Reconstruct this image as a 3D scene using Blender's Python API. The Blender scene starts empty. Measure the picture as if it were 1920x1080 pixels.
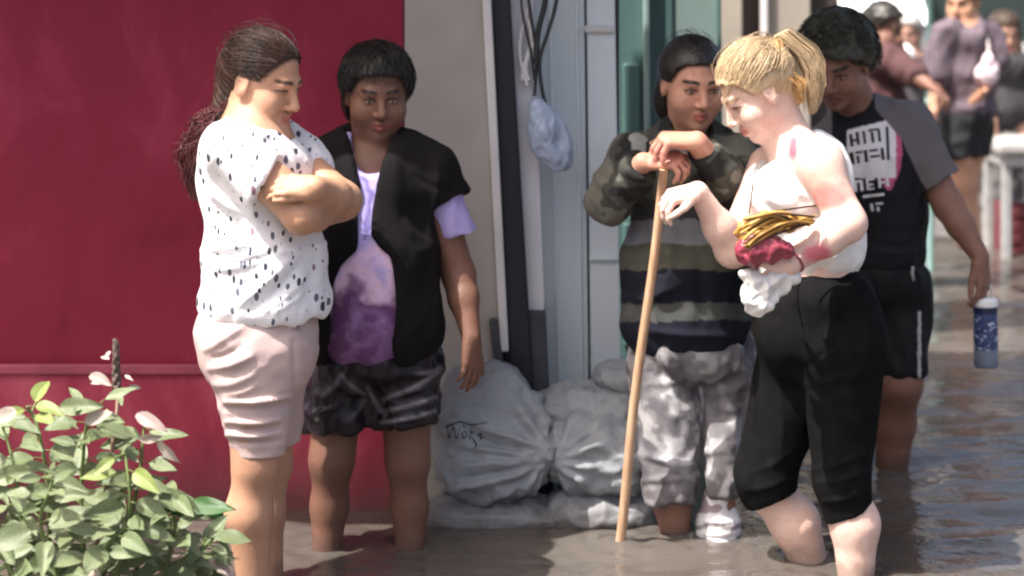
import bpy, math, random
import numpy as np
from mathutils import Vector, Matrix, noise as mnoise
random.seed(7); np.random.seed(7)
sc = bpy.context.scene
col = sc.collection

# ------------------------------------------------------------------ camera, sky, sun
FPX, CAMZ, YHOR = 3936.0, 1.70, -90.0          # focal length in photo pixels, eye height over the water, horizon row
cam = bpy.data.objects.new('camera', bpy.data.cameras.new('camera'))
col.objects.link(cam); sc.camera = cam
cam.location = (0, 0, CAMZ); cam.rotation_euler = (math.radians(90), 0, 0)
cam.data.sensor_width = 36; cam.data.lens = FPX / 1920 * 36
cam.data.shift_y = -(540 - YHOR) / 1920
cam.data.clip_start = .1; cam.data.clip_end = 400
cam.data.dof.use_dof = True; cam.data.dof.focus_distance = 5.5; cam.data.dof.aperture_fstop = 2.2

SUN_DIR = Vector((-.42, -.25, .87)).normalized()   # towards the sun
world = bpy.data.worlds.new('World'); sc.world = world; world.use_nodes = True
wn = world.node_tree.nodes; wn.clear()
sky = wn.new('ShaderNodeTexSky'); sky.sky_type = 'NISHITA'; sky.sun_disc = False
sky.sun_elevation = math.asin(SUN_DIR.z); sky.sun_rotation = math.atan2(SUN_DIR.x, SUN_DIR.y)
sky.air_density = 1.0; sky.dust_density = 8.0; sky.ozone_density = .4
bg = wn.new('ShaderNodeBackground'); bg.inputs[1].default_value = .135
wo = wn.new('ShaderNodeOutputWorld')
world.node_tree.links.new(sky.outputs[0], bg.inputs[0]); world.node_tree.links.new(bg.outputs[0], wo.inputs[0])
sun = bpy.data.objects.new('sun', bpy.data.lights.new('sun', 'SUN')); col.objects.link(sun)
sun.data.energy = 5.0; sun.data.angle = math.radians(.5); sun.data.color = (1, .95, .88)
sun.rotation_euler = SUN_DIR.to_track_quat('Z', 'Y').to_euler()
sun.location = (-3, -2, 9)
sc.view_settings.view_transform = 'Standard'; sc.view_settings.look = 'None'
sc.view_settings.exposure = 1.08; sc.view_settings.gamma = 1; sc.view_settings.use_curve_mapping = False
sc.cycles.use_denoising = True; sc.cycles.max_bounces = 6; sc.cycles.filter_width = 2.2

# ------------------------------------------------------------------ helpers
V = lambda *a: np.array(a, dtype=np.float64)
def P(px, py, d): return V((px - 960) * d / FPX, d, CAMZ - (py - YHOR) * d / FPX)
def nrm(v): v = np.asarray(v, float); return v / (np.linalg.norm(v) + 1e-12)
def frame(f, up=(0, 0, 1)):
    y = nrm(f); x = nrm(np.cross(y, up)); z = np.cross(x, y)
    return np.stack([x, y, z], 1)              # columns: right, forward, up
def yawf(deg, pitch=0):                         # facing: 0 = away from camera (+y), 90 = picture right (+x), 180 = camera
    a, p = math.radians(deg), math.radians(pitch)
    return V(math.sin(a) * math.cos(p), math.cos(a) * math.cos(p), math.sin(p))

def vnoise(p, seed=0):                          # value noise on an (n,3) array, about -1..1
    p = np.asarray(p, np.float64); i = np.floor(p).astype(np.int64); f = p - i; f = f * f * (3 - 2 * f)
    def h(ix, iy, iz):
        n = (ix * 374761393 + iy * 668265263 + iz * 2147483647 + seed * 974634777) & 0xffffffff
        n = ((n ^ (n >> 13)) * 1274126177) & 0xffffffff
        n = n ^ (n >> 16)
        return (n & 0xffff) / 32767.5 - 1
    r = 0
    for dx in (0, 1):
        wx = f[:, 0] if dx else 1 - f[:, 0]
        for dy in (0, 1):
            wy = f[:, 1] if dy else 1 - f[:, 1]
            for dz in (0, 1):
                wz = f[:, 2] if dz else 1 - f[:, 2]
                r = r + wx * wy * wz * h(i[:, 0] + dx, i[:, 1] + dy, i[:, 2] + dz)
    return r
def fbm(p, seed=0, o=3):
    r, a = 0, 1.
    for k in range(o): r = r + a * vnoise(p * 2 ** k + 17.3 * k, seed + k); a *= .5
    return r
def sstep(a, b, x): t = np.clip((x - a) / (b - a), 0, 1); return t * t * (3 - 2 * t)

class Sdf:
    """A solid made of smoothly blended tapered limbs and ellipsoids, meshed by surface nets."""
    def __init__(s): s.p = []; s.cuts = []; s.fine = []; s.subs = []
    def cone(s, a, b, ra, rb, k=.025, sub=False, flat=None):
        s.p.append(('c', np.array(a, float), np.array(b, float), ra, rb, k, sub, flat)); return s
    def chain(s, pts, rs, k=.025):
        for i in range(len(pts) - 1): s.cone(pts[i], pts[i + 1], rs[i], rs[i + 1], k)
        return s
    def ell(s, c, r, R=None, k=.025, sub=False):
        if np.isscalar(r): r = (r, r, r)
        s.p.append(('e', np.array(c, float), np.array(r, float), np.eye(3) if R is None else R, None, k, sub, None)); return s
    def join(s, o, k=.02): s.subs.append((o, k)); return s
    def cut(s, pt, n, wob=0): s.cuts.append((np.array(pt, float), nrm(n), wob)); return s
    def cutfn(s, fn): s.cuts.append((fn, None, 0)); return s
    def bounds(s, g):
        if g[0] == 'c':
            r = max(g[3], g[4]); return np.minimum(g[1], g[2]) - r, np.maximum(g[1], g[2]) + r
        e = np.abs(g[3] @ np.diag(g[2])).sum(1) if False else np.sqrt(((g[3] * g[2]) ** 2).sum(1))
        return g[1] - e, g[1] + e
    def mesh(s, vox=.006):
        bs = [s.bounds(g) for q in [s] + [o for o, _ in s.subs] for g in q.p if not g[6]]
        lo = np.min([b[0] for b in bs], 0) - .02; hi = np.max([b[1] for b in bs], 0) + .02
        ax = []
        for a in range(3):
            c = [lo[a]]
            while c[-1] < hi[a]:
                st = vox
                for (fl, fh, fv) in s.fine:
                    if fl[a] <= c[-1] <= fh[a]: st = min(st, fv)
                c.append(c[-1] + st)
            ax.append(np.array(c))
        D = s.eval(ax)
        for o, k in s.subs:
            E = o.eval(ax); m = np.clip(k - np.abs(D - E), 0, None) / k; D = np.minimum(D, E) - m * m * k * .25
        D[0] = D[-1] = 1; D[:, 0] = D[:, -1] = 1; D[:, :, 0] = D[:, :, -1] = 1
        return nets(D, ax)
    def eval(s, ax):
        D = np.full([len(c) for c in ax], 1., np.float32)
        for g in s.p:
            l, h = s.bounds(g); k = g[5]; pad = k + .03
            sl = []
            for a in range(3):
                i0 = max(0, np.searchsorted(ax[a], l[a] - pad)); i1 = min(len(ax[a]), np.searchsorted(ax[a], h[a] + pad))
                sl.append(slice(i0, i1))
            if any(q.start >= q.stop for q in sl): continue
            X = ax[0][sl[0]].astype(np.float32)[:, None, None]; Y = ax[1][sl[1]].astype(np.float32)[None, :, None]; Z = ax[2][sl[2]].astype(np.float32)[None, None, :]
            if g[0] == 'c':
                a_, b_, ra, rb, flat = g[1], g[2], g[3], g[4], g[7]
                x, y, z = X - a_[0], Y - a_[1], Z - a_[2]
                ba = b_ - a_; L2 = float(ba @ ba) + 1e-9
                t = np.clip((x * ba[0] + y * ba[1] + z * ba[2]) / L2, 0, 1)
                dx, dy, dz = x - t * ba[0], y - t * ba[1], z - t * ba[2]
                if flat is not None:
                    n, q = nrm(flat[0]), flat[1]
                    dn = (dx * n[0] + dy * n[1] + dz * n[2]) * (1 / q - 1)
                    dx, dy, dz = dx + dn * n[0], dy + dn * n[1], dz + dn * n[2]
                d = np.sqrt(dx * dx + dy * dy + dz * dz) - (ra + (rb - ra) * t)
            else:
                c, r, R = g[1], g[2], g[3]
                x, y, z = X - c[0], Y - c[1], Z - c[2]
                u = [(x * R[0, j] + y * R[1, j] + z * R[2, j]) / r[j] for j in range(3)]
                k0 = np.sqrt(u[0] ** 2 + u[1] ** 2 + u[2] ** 2)
                k1 = np.sqrt((u[0] / r[0]) ** 2 + (u[1] / r[1]) ** 2 + (u[2] / r[2]) ** 2) + 1e-6
                d = k0 * (k0 - 1) / k1
            B = D[sl[0], sl[1], sl[2]]
            if g[6]: d = -d; B = -B; 
            if g[6]:
                m = np.clip(k - np.abs(-B - d), 0, None) / k
                D[sl[0], sl[1], sl[2]] = np.maximum(-B, d) + m * m * k * .25
            else:
                m = np.clip(k - np.abs(B - d), 0, None) / k
                D[sl[0], sl[1], sl[2]] = np.minimum(B, d) - m * m * k * .25
        if s.cuts:
            X = ax[0].astype(np.float32)[:, None, None]; Y = ax[1].astype(np.float32)[None, :, None]; Z = ax[2].astype(np.float32)[None, None, :]
            for pt, n, wob in s.cuts:
                if n is None: D = np.maximum(D, pt(X, Y, Z))
                else:
                    e = (X - pt[0]) * n[0] + (Y - pt[1]) * n[1] + (Z - pt[2]) * n[2]
                    if wob: e = e + wob * np.sin(X * 47 + Y * 31) + wob * .6 * np.sin(X * 23 - Y * 57 + 1.3)
                    D = np.maximum(D, e)
        return D

def nets(D, ax):
    I = D < 0; nx, ny, nz = D.shape
    cnt = np.zeros((nx - 1, ny - 1, nz - 1), np.uint8)
    for i in (0, 1):
        for j in (0, 1):
            for k in (0, 1): cnt += I[i:nx - 1 + i, j:ny - 1 + j, k:nz - 1 + k]
    act = (cnt > 0) & (cnt < 8)
    ci = np.array(np.nonzero(act))
    idx = np.full(act.shape, -1, np.int64); idx[act] = np.arange(ci.shape[1])
    acc = np.zeros((ci.shape[1], 3)); num = np.zeros(ci.shape[1])
    crn = [(i, j, k) for i in (0, 1) for j in (0, 1) for k in (0, 1)]
    val = {c: D[ci[0] + c[0], ci[1] + c[1], ci[2] + c[2]].astype(np.float64) for c in crn}
    for c in crn:
        for a in range(3):
            if c[a]: continue
            e = list(c); e[a] = 1; e = tuple(e)
            v0, v1 = val[c], val[e]; m = (v0 < 0) != (v1 < 0)
            t = np.where(m, v0 / np.where(v0 == v1, 1, v0 - v1), 0)
            for b in range(3):
                acc[:, b] += np.where(m, t if b == a else c[b], 0)
            num += m
    acc /= num[:, None]
    v = np.stack([ax[a][ci[a]] + acc[:, a] * (ax[a][ci[a] + 1] - ax[a][ci[a]]) for a in range(3)], 1)
    quads = []
    for a in range(3):
        s0 = [slice(None)] * 3; s1 = [slice(None)] * 3
        s0[a] = slice(0, -1); s1[a] = slice(1, None)
        A, B = I[tuple(s0)], I[tuple(s1)]
        ch = np.array(np.nonzero(A != B)); b, c = (a + 1) % 3, (a + 2) % 3
        ok = (ch[b] > 0) & (ch[c] > 0) & (ch[b] < D.shape[b] - 1) & (ch[c] < D.shape[c] - 1); ch = ch[:, ok]
        def at(db, dc):
            q = ch.copy(); q[b] += db; q[c] += dc; return idx[q[0], q[1], q[2]]
        q = np.stack([at(-1, -1), at(0, -1), at(0, 0), at(-1, 0)], 1)
        flip = ~A[ch[0], ch[1], ch[2]]
        q[flip] = q[flip][:, ::-1]
        quads.append(q)
    f = np.concatenate(quads); f = f[(f >= 0).all(1)]
    return v, f

def vnormals(v, f):
    n = np.cross(v[f[:, 2]] - v[f[:, 0]], v[f[:, 3]] - v[f[:, 1]])
    o = np.zeros_like(v)
    for j in range(4):
        for a in range(3): o[:, a] += np.bincount(f[:, j], n[:, a], len(v))
    return o / (np.linalg.norm(o, axis=1)[:, None] + 1e-12)
def relax(v, f, n=1, w=.5):
    for _ in range(n):
        o = np.zeros_like(v); c = np.zeros(len(v))
        for j in range(4):
            for k in (1, 3):
                for a in range(3): o[:, a] += np.bincount(f[:, j], v[f[:, (j + k) % 4], a], len(v))
                c += np.bincount(f[:, j], minlength=len(v))
        v = v + w * (o / np.maximum(c, 1)[:, None] - v)
    return v

def raw_mesh(name, v, f, smooth=True):
    me = bpy.data.meshes.new(name); n = f.shape[1]
    me.vertices.add(len(v)); me.vertices.foreach_set('co', np.ascontiguousarray(v, np.float32).ravel())
    me.loops.add(f.size); me.loops.foreach_set('vertex_index', np.ascontiguousarray(f, np.int32).ravel())
    me.polygons.add(len(f)); me.polygons.foreach_set('loop_start', np.arange(0, f.size, n, dtype=np.int32))
    me.polygons.foreach_set('use_smooth', np.full(len(f), smooth))
    me.update(calc_edges=True); return me
def tag(o, label=None, cat=None, group=None, kind=None):
    if label: o['label'] = label
    if cat: o['category'] = cat
    if group: o['group'] = group
    if kind: o['kind'] = kind
    return o
def link(name, me, m=None, parent=None, loc=None):
    o = bpy.data.objects.new(name, me); col.objects.link(o)
    if m is not None: me.materials.append(m)
    if parent is not None: o.parent = parent
    if loc is not None: o.location = loc
    return o
def empty(name, loc=(0, 0, 0)):
    o = bpy.data.objects.new(name, None); col.objects.link(o); o.location = loc; o.empty_display_size = .1; return o
def set_col(me, c):
    a = me.color_attributes.new('Col', 'FLOAT_COLOR', 'POINT')
    c4 = np.ones((len(me.vertices), 4), np.float32); c4[:, :3] = c; a.data.foreach_set('color', c4.ravel())
def solid(name, S, m, parent=None, base=V(0, 0, 0), vox=.006, disp=None, colr=None, rel=1):
    """mesh a field, relax, push along the normals by disp(v, n), colour by colr(v, n)"""
    v, f = S.mesh(vox)
    if rel: v = relax(v, f, rel, .4)
    n = vnormals(v, f)
    if disp is not None:
        v = v + n * disp(v, n)[:, None]; n = vnormals(v, f)
    me = raw_mesh(name, v - base, f)
    if colr is not None: set_col(me, colr(v, n))
    return link(name, me, m, parent)
def px_of(v): return 960 + FPX * v[:, 0] / v[:, 1], YHOR + FPX * (CAMZ - v[:, 2]) / v[:, 1]
def creases(v, segs):
    """raised (or sunk) fold ridges, each (x0,y0,x1,y1,width,height) along a line on the front of the cloth"""
    x, y = px_of(v); o = np.zeros(len(v))
    for (x0, y0, x1, y1, w, h) in segs:
        dx, dy = x1 - x0, y1 - y0; t = np.clip(((x - x0) * dx + (y - y0) * dy) / (dx * dx + dy * dy), 0, 1)
        bow = np.sin(t * math.pi) * 4
        d = np.hypot(x - x0 - t * dx, y - y0 - t * dy - bow)
        o += h * np.exp(-(d / w) ** 2) * np.sin(np.clip(t, .08, .92) * math.pi) ** .5
    return o
def folds(v, amp=.004, sc_=(9, 9, 5), seed=1, sharp=True):
    q = fbm(v * V(*sc_), seed, 3)
    if sharp: q = 1 - 2 * np.abs(q)
    return amp * q

def strands(name, lines, r0, r1, m, parent=None, base=V(0, 0, 0), sides=3):
    vs, fs = [], []; o = 0
    for L in lines:
        L = np.asarray(L, float); n = len(L)
        t = np.gradient(L, axis=0); t /= np.linalg.norm(t, axis=1)[:, None] + 1e-9
        ref = V(.31, .77, .55); u = np.cross(t, ref); u /= np.linalg.norm(u, axis=1)[:, None] + 1e-9; w = np.cross(t, u)
        rr = (r0 + (r1 - r0) * np.linspace(0, 1, n) ** 2)[:, None] * random.uniform(.7, 1.2)
        for k in range(sides):
            a = 2 * math.pi * k / sides; vs.append(L + rr * (math.cos(a) * u + math.sin(a) * w))
        for k in range(sides):
            k2 = (k + 1) % sides
            i = np.arange(n - 1); fs.append(np.stack([o + k * n + i, o + k * n + i + 1, o + k2 * n + i + 1, o + k2 * n + i], 1))
        o += n * sides
    return link(name, raw_mesh(name, np.concatenate(vs) - base, np.concatenate(fs)), m, parent)

# ------------------------------------------------------------------ materials
class NG:
    def __init__(s, name):
        s.m = bpy.data.materials.new(name); s.m.use_nodes = True; s.t = s.m.node_tree; s.n = s.t.nodes; s.n.clear()
        s.out = s.n.new('ShaderNodeOutputMaterial'); s.b = s.n.new('ShaderNodeBsdfPrincipled'); s.L(s.b.outputs[0], s.out.inputs[0])
    def L(s, a, b): s.t.links.new(a, b)
    def node(s, t, **k):
        n = s.n.new('ShaderNode' + t)
        for a, b in k.items(): setattr(n, a, b)
        return n
    def obj(s, scale=(1, 1, 1), loc=(0, 0, 0), rot=(0, 0, 0)):
        c = s.node('TexCoord'); m = s.node('Mapping'); s.L(c.outputs['Object'], m.inputs[0])
        m.inputs['Scale'].default_value = scale; m.inputs['Location'].default_value = loc; m.inputs['Rotation'].default_value = rot; return m.outputs[0]
    def noise(s, vec, scale, det=4, rough=.55, dist=0):
        n = s.node('TexNoise'); n.inputs['Scale'].default_value = scale; n.inputs['Detail'].default_value = det
        n.inputs['Roughness'].default_value = rough; n.inputs['Distortion'].default_value = dist
        if vec is not None: s.L(vec, n.inputs['Vector'])
        return n.outputs['Fac']
    def ramp(s, fac, stops, interp='LINEAR'):
        r = s.node('ValToRGB'); r.color_ramp.interpolation = interp; e = r.color_ramp.elements
        while len(e) < len(stops): e.new(.5)
        for q, (p, c) in zip(e, stops): q.position = p; q.color = (*c, 1) if len(c) == 3 else c
        s.L(fac, r.inputs[0]); return r.outputs[0]
    def mix(s, fac, a, b, mode='MIX'):
        m = s.node('Mix', data_type='RGBA', blend_type=mode)
        for sock, v in ((m.inputs[0], fac), (m.inputs[6], a), (m.inputs[7], b)):
            if isinstance(v, (int, float)): sock.default_value = v
            elif isinstance(v, tuple): sock.default_value = (*v, 1)
            else: s.L(v, sock)
        return m.outputs[2]
    def math(s, op, a, b=0, c=0):
        m = s.node('Math', operation=op)
        for sock, v in zip(m.inputs, (a, b, c)):
            if isinstance(v, (int, float)): sock.default_value = v
            else: s.L(v, sock)
        return m.outputs[0]
    def col(s, c):
        if isinstance(c, tuple): s.b.inputs['Base Color'].default_value = (*c, 1)
        else: s.L(c, s.b.inputs['Base Color'])
        return s
    def set(s, **k):
        for a, v in k.items():
            i = s.b.inputs[a.replace('_', ' ')]
            if isinstance(v, (int, float, tuple)): i.default_value = v
            else: s.L(v, i)
        return s
    def bump(s, h, strength=.3, dist=.01):
        b = s.node('Bump'); b.inputs['Strength'].default_value = strength; b.inputs['Distance'].default_value = dist
        s.L(h, b.inputs['Height']); s.L(b.outputs[0], s.b.inputs['Normal']); return s
    def attr(s): a = s.node('Attribute', attribute_name='Col'); return a.outputs['Color']

def simple(name, c, rough=.7, var=.25, nscale=12, bump=.2, bscale=60, stretch=(1, 1, 1), bdist=.003, spec=.5, **k):
    g = NG(name); v = g.obj(stretch)
    n = g.noise(v, nscale, 5)
    g.col(g.ramp(n, [(.25, tuple(x * (1 - var) for x in c)), (.75, tuple(min(1, x * (1 + var)) for x in c))]))
    g.set(Roughness=rough, Specular_IOR_Level=spec, **k)
    if bump: g.bump(g.noise(v, bscale, 4), bump, bdist)
    return g.m
def skin_mat():
    g = NG('skin'); v = g.obj(); n = g.noise(v, 26, 6, .65); n2 = g.noise(v, 130, 4, .7)
    c = g.mix(1., g.attr(), g.ramp(n, [(.30, (.90, .83, .80)), (.5, (.98, .955, .94)), (.72, (1, 1, 1))]), 'MULTIPLY')
    c = g.mix(1., c, g.ramp(n2, [(.36, (.93, .90, .89)), (.52, (1, 1, 1))]), 'MULTIPLY')
    g.col(c).set(Roughness=.46, Specular_IOR_Level=.4, Subsurface_Weight=.08, Subsurface_Radius=(.012, .005, .003), Subsurface_Scale=1.)
    g.b.inputs['Roughness'].default_value = .5; g.bump(g.math('ADD', g.math('MULTIPLY', n, 1.6), g.noise(v, 320, 4)), .35, .0035); return g.m
def cloth_attr(name, rough=.85, bump=.25, sheen=0.):
    g = NG(name); v = g.obj(); n = g.noise(v, 40, 4)
    g.col(g.mix(1., g.attr(), g.ramp(n, [(.3, (.86, .86, .86)), (.7, (1, 1, 1))]), 'MULTIPLY'))
    g.set(Roughness=rough, Specular_IOR_Level=.25, Sheen_Weight=sheen)
    w = g.noise(g.obj((1, 1, .5)), 30, 4); f = g.noise(v, 420, 2)
    g.bump(g.math('ADD', w, g.math('MULTIPLY', f, .25)), bump, .006); return g.m
def hair_mat(name, c0, c1, axis=(1, 1, .12), rough=.38):
    g = NG(name); v = g.obj(axis); n = g.noise(v, 130, 4, .6); n2 = g.noise(g.obj(), 18, 3)
    g.col(g.ramp(g.math('ADD', g.math('MULTIPLY', n, .65), g.math('MULTIPLY', n2, .35)), [(.32, c0), (.66, c1)]))
    g.set(Roughness=rough, Specular_IOR_Level=.4).bump(n, .6, .004); return g.m
WHO = 'w1 w2 cane blonde man bg bags plant small'.split()
# ------------------------------------------------------------------ people
SKIN = skin_mat()
class Head:
    def __init__(s, c, f, up=(0, 0, 1), size=1., hl=.072):
        s.hl = hl
        s.c = np.array(c, float); s.R = frame(f, up); s.s = size
    def w(s, x, y, z): return s.c + s.R @ (V(x, y, z) * s.s)
    def loc(s, v): return ((v - s.c) @ s.R) / s.s
    def add(s, S, neck=None, nr=.055, vox=.003, full=1.):
        z = s.s; R = s.R
        E = lambda c, r, k=.02, sub=False: S.ell(s.w(*c), np.array(r) * z, R, k * z, sub)
        C = lambda a, b, ra, rb, k=.012: S.cone(s.w(*a), s.w(*b), ra * z, rb * z, k * z)
        E((0, -.012, .038), (.075, .094, .079))
        E((0, .022, -.03), (.062 * full, .066, .082), .03)
        E((0, .034, -.075), (.044 * full, .042, .032), .03)
        E((0, .070, -.098), (.018, .015, .015), .022)
        for q in (-1, 1): E((q * .040, .052, -.036), (.026 * full, .030, .028), .025)
        C((-.030, .079, .020), (.030, .079, .020), .011, .011, .02)
        for q in (-1, 1): E((q * .031, .098, .000), (.017, .016, .0105), .012, True)
        for q in (-1, 1): E((q * .031, .0725, -.001), (.0135, .0135, .0115), .004)
        C((0, .087, .008), (0, .107, -.031), .008, .0115, .012)
        for q in (-1, 1): E((q * .0125, .096, -.036), (.008, .010, .007), .006)
        C((-.019, .081, -.061), (0, .0915, -.059), .004, .0062, .008); C((.019, .081, -.061), (0, .0915, -.059), .004, .0062, .008)
        C((-.017, .081, -.071), (0, .089, -.073), .004, .0072, .008); C((.017, .081, -.071), (0, .089, -.073), .004, .0072, .008)
        E((0, .098, -.066), (.02, .006, .0016), .003, True)
        for q in (-1, 1):
            E((q * .076, -.008, -.004), (.008, .020, .033), .008)
            E((q * .084, -.004, .000), (.005, .011, .018), .006, True)
        if neck is not None: S.cone(s.w(0, -.025, -.05), neck, nr, nr * 1.12, .04)
        S.fine.append((s.c - .12 * z, s.c + .12 * z, vox))
    def paint(s, v, c, lip=(.33, .09, .08), brow=(.03, .018, .012), eye=(.05, .03, .02), closed=False, hair=None):
        q = s.loc(v); x, y, z = np.abs(q[:, 0]), q[:, 1], q[:, 2]; f = y > .045
        def put(m, k): 
            m = (m * f)[:, None]; return c * (1 - m) + np.array(k) * m
        c = put(1 - sstep(.7, 1.2, np.sqrt((x / .024) ** 2 + ((z + .0665 - .000) / .0125) ** 2)), lip)
        arch = .023 + .004 * np.sin(np.clip((x - .012) / .04, 0, 1) * math.pi)
        c = put((1 - sstep(.0025, .0065, np.abs(z - arch))) * sstep(.009, .014, x) * (1 - sstep(.046, .053, x)), brow)
        e = np.sqrt(((x - .031) / .0155) ** 2 + (z / .0075) ** 2)
        c = put((1 - sstep(.85, 1.3, e)) * .55, (.16, .07, .05))
        if not closed:
            c = put(1 - sstep(.5, .95, np.sqrt(((x - .031) / .0135) ** 2 + ((z + .001) / .0048) ** 2)), (.36, .32, .29))
            c = put(1 - sstep(.5, 1.0, np.sqrt(((x - .031) / .006) ** 2 + ((z + .001) / .0058) ** 2)), eye)
        c = put((1 - sstep(.0012, .0034, np.abs(z - .0055 + .25 * (x - .031) ** 2 * 60))) * (1 - sstep(.013, .018, np.abs(x - .031))), (.03, .018, .014))
        c = put(1 - sstep(.7, 1.2, np.sqrt(((x - .009) / .0045) ** 2 + ((z + .042) / .0035) ** 2)), (.06, .02, .015))
        if hair is None: hair = brow
        hl = s.hl - 3.2 * q[:, 0] ** 2; lim = np.where(z > hl, .2, np.where(z > .01, .028 + (z - .01) * .55, -.022 + z * .10))
        dd = np.maximum(y - lim, 0); dz = np.maximum(hl - z, 0)
        m = (1 - sstep(.000, .013, np.minimum(dd, dz * 1.2) + .004 * vnoise(q * 160, 4)))[:, None] * (z > -.02)[:, None] * .85
        c = c * (1 - m) + np.array(hair) * m
        return c
    def cap(s, S, th=.012, hairline=((0, .080, .066), (0, .35, -.94)), back=None, k=.02, vol=(1, 1, 1)):
        """scalp of hair: an inflated skull trimmed along the hairline"""
        z = s.s
        S.ell(s.w(0, -.012, .038), (V(.075, .094, .079) + th) * V(*vol) * z, s.R, k)
        S.cone(s.w(0, -.055, -.0), s.w(0, -.055, -.055), .066 * z, .045 * z, .03)
        c, R, zz, H0 = s.c, s.R, z, s.hl
        def face(X, Y, Z):                      # carve the face out: in front of a surface over brow, temple, ear
            lx = ((X - c[0]) * R[0, 0] + (Y - c[1]) * R[1, 0] + (Z - c[2]) * R[2, 0]) / zz
            ly = ((X - c[0]) * R[0, 1] + (Y - c[1]) * R[1, 1] + (Z - c[2]) * R[2, 1]) / zz
            lz = ((X - c[0]) * R[0, 2] + (Y - c[1]) * R[1, 2] + (Z - c[2]) * R[2, 2]) / zz
            hl = H0 - 3.2 * lx * lx + .002 * np.sin(lx * 190)   # hairline height at the front
            lim = np.where(lz > hl, .2, np.where(lz > .01, .028 + (lz - .01) * .55, -.022 + lz * .10))
            return (np.minimum(ly - lim, (hl + .012 - lz) * .8) * .8 * zz).astype(np.float32)
        S.cutfn(face)
        S.fine.append((s.c - .13 * z, s.c + .13 * z, .004))

    def flyaway(s, n, seed, tie=(0, -.9, .3), th=.012):
        rng = np.random.RandomState(seed); L = []
        while len(L) < n:
            q = rng.normal(size=3); q /= np.linalg.norm(q)
            if q[2] < -.1 or (q[1] > .8 and q[2] < .45) or (q[1] > .25 and q[2] < .3): continue
            t = np.linspace(0, 1, 9)[:, None]; e = q + (nrm(tie) - q) * t * rng.uniform(.3, .7) + rng.normal(size=3) * .25 * t * t
            h = th + rng.uniform(.004, .022) * np.sin(t[:, 0] * 2.2)
            L.append(np.stack([s.surf(e[i], h[i]) for i in range(9)]))
        return L
    def surf(s, dr, th=.010, vol=(1, 1, 1)):
        dr = np.asarray(dr, float); dr = dr / np.linalg.norm(dr, axis=-1, keepdims=True)
        q = V(0, -.012, .038) + dr * (V(.075, .094, .079) + th) * V(*vol)
        return s.c + (q * s.s) @ s.R.T
    def combed(s, tie, n, seed, th=.011, lift=.004, front=.76, seg=12, down=-.55, vol=(1, 1, 1), fall=0.):
        """hair strands combed over the skull from the hairline to the tie"""
        rng = np.random.RandomState(seed); L = []; tie = nrm(tie)
        while len(L) < n:
            q = rng.normal(size=3); q /= np.linalg.norm(q)
            x_, y_, z_ = V(0, -.012, .038) + q * (V(.075, .094, .079) + th)
            hl = s.hl - 3.2 * x_ * x_; lim = .2 if z_ > hl else (.028 + (z_ - .01) * .55 if z_ > .01 else -.022 + z_ * .10)
            if q[2] < down or y_ > lim + .004 * rng.rand() or (q[2] < -.1 and q[1] > -.15): continue
            t = np.linspace(0, 1, seg)[:, None]; o = np.arccos(np.clip(q @ tie, -1, 1))
            if o < .15: continue
            dr = (np.sin((1 - t) * o) * q + np.sin(t * o) * tie) / np.sin(o)
            dr = dr + np.sin(t * 3.14) * rng.normal(size=3) * .05
            h = th + lift * rng.rand() * np.sin(t[:, 0] * 3.14)
            L.append(np.stack([s.surf(dr[i], h[i], vol) for i in range(seg)]))
        return L

def hand(S, w, fdir, back, side=1, curl=(.35, .5, .35), sc=1., thumb=(.6, .7, -.35), spread=.10, k=.004, curls=None):
    x = nrm(fdir); z = np.array(back, float); z = nrm(z - x * (z @ x)); y = np.cross(z, x) * side
    M = np.stack([x, y, z], 1); W = np.array(w, float)
    S.ell(W + x * .048 * sc, V(.052, .038, .0155) * sc, M, .015)
    S.cone(W, W + x * .03 * sc, .021 * sc, .023 * sc, .02, flat=(z, .72))
    for i in range(4):
        b = W + (x * (.083, .088, .085, .075)[i] + y * (.031, .0105, -.0105, -.030)[i]) * sc
        S.cone(W + x * .02 * sc + y * (.018, .006, -.006, -.018)[i] * sc, b, .014 * sc, .0105 * sc, .01)
        L = (.072, .080, .074, .058)[i] * sc; a = 0; p = b; cu = curls[i] if curls else curl
        for j, (fr, r0, r1) in enumerate(((.46, .0095, .0085), (.31, .0085, .0076), (.25, .0076, .0062))):
            a += cu[j] * (1 + .05 * i)
            dr = nrm(x * math.cos(a) - z * math.sin(a) + y * spread * (1.5 - i) * .6)
            q = p + dr * L * fr; S.cone(p, q, r0 * sc, r1 * sc, k); p = q
    b = W + (x * .022 + y * .024 - z * .006) * sc
    t = nrm(x * thumb[0] + y * thumb[1] + z * thumb[2]); q = b + t * .044 * sc
    S.cone(W + x * .01 * sc, b, .018 * sc, .016 * sc, .012); S.cone(b, q, .0155 * sc, .0112 * sc, .008)
    t2 = nrm(t + x * .55); r = q + t2 * .032 * sc; S.cone(q, r, .011 * sc, .0098 * sc, k)
    S.cone(r, r + nrm(t2 + x * .3) * .024 * sc, .0098 * sc, .0075 * sc, k)
    S.fine.append((W + x * .08 * sc - .1 * sc, W + x * .08 * sc + .1 * sc, .0045))

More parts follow.
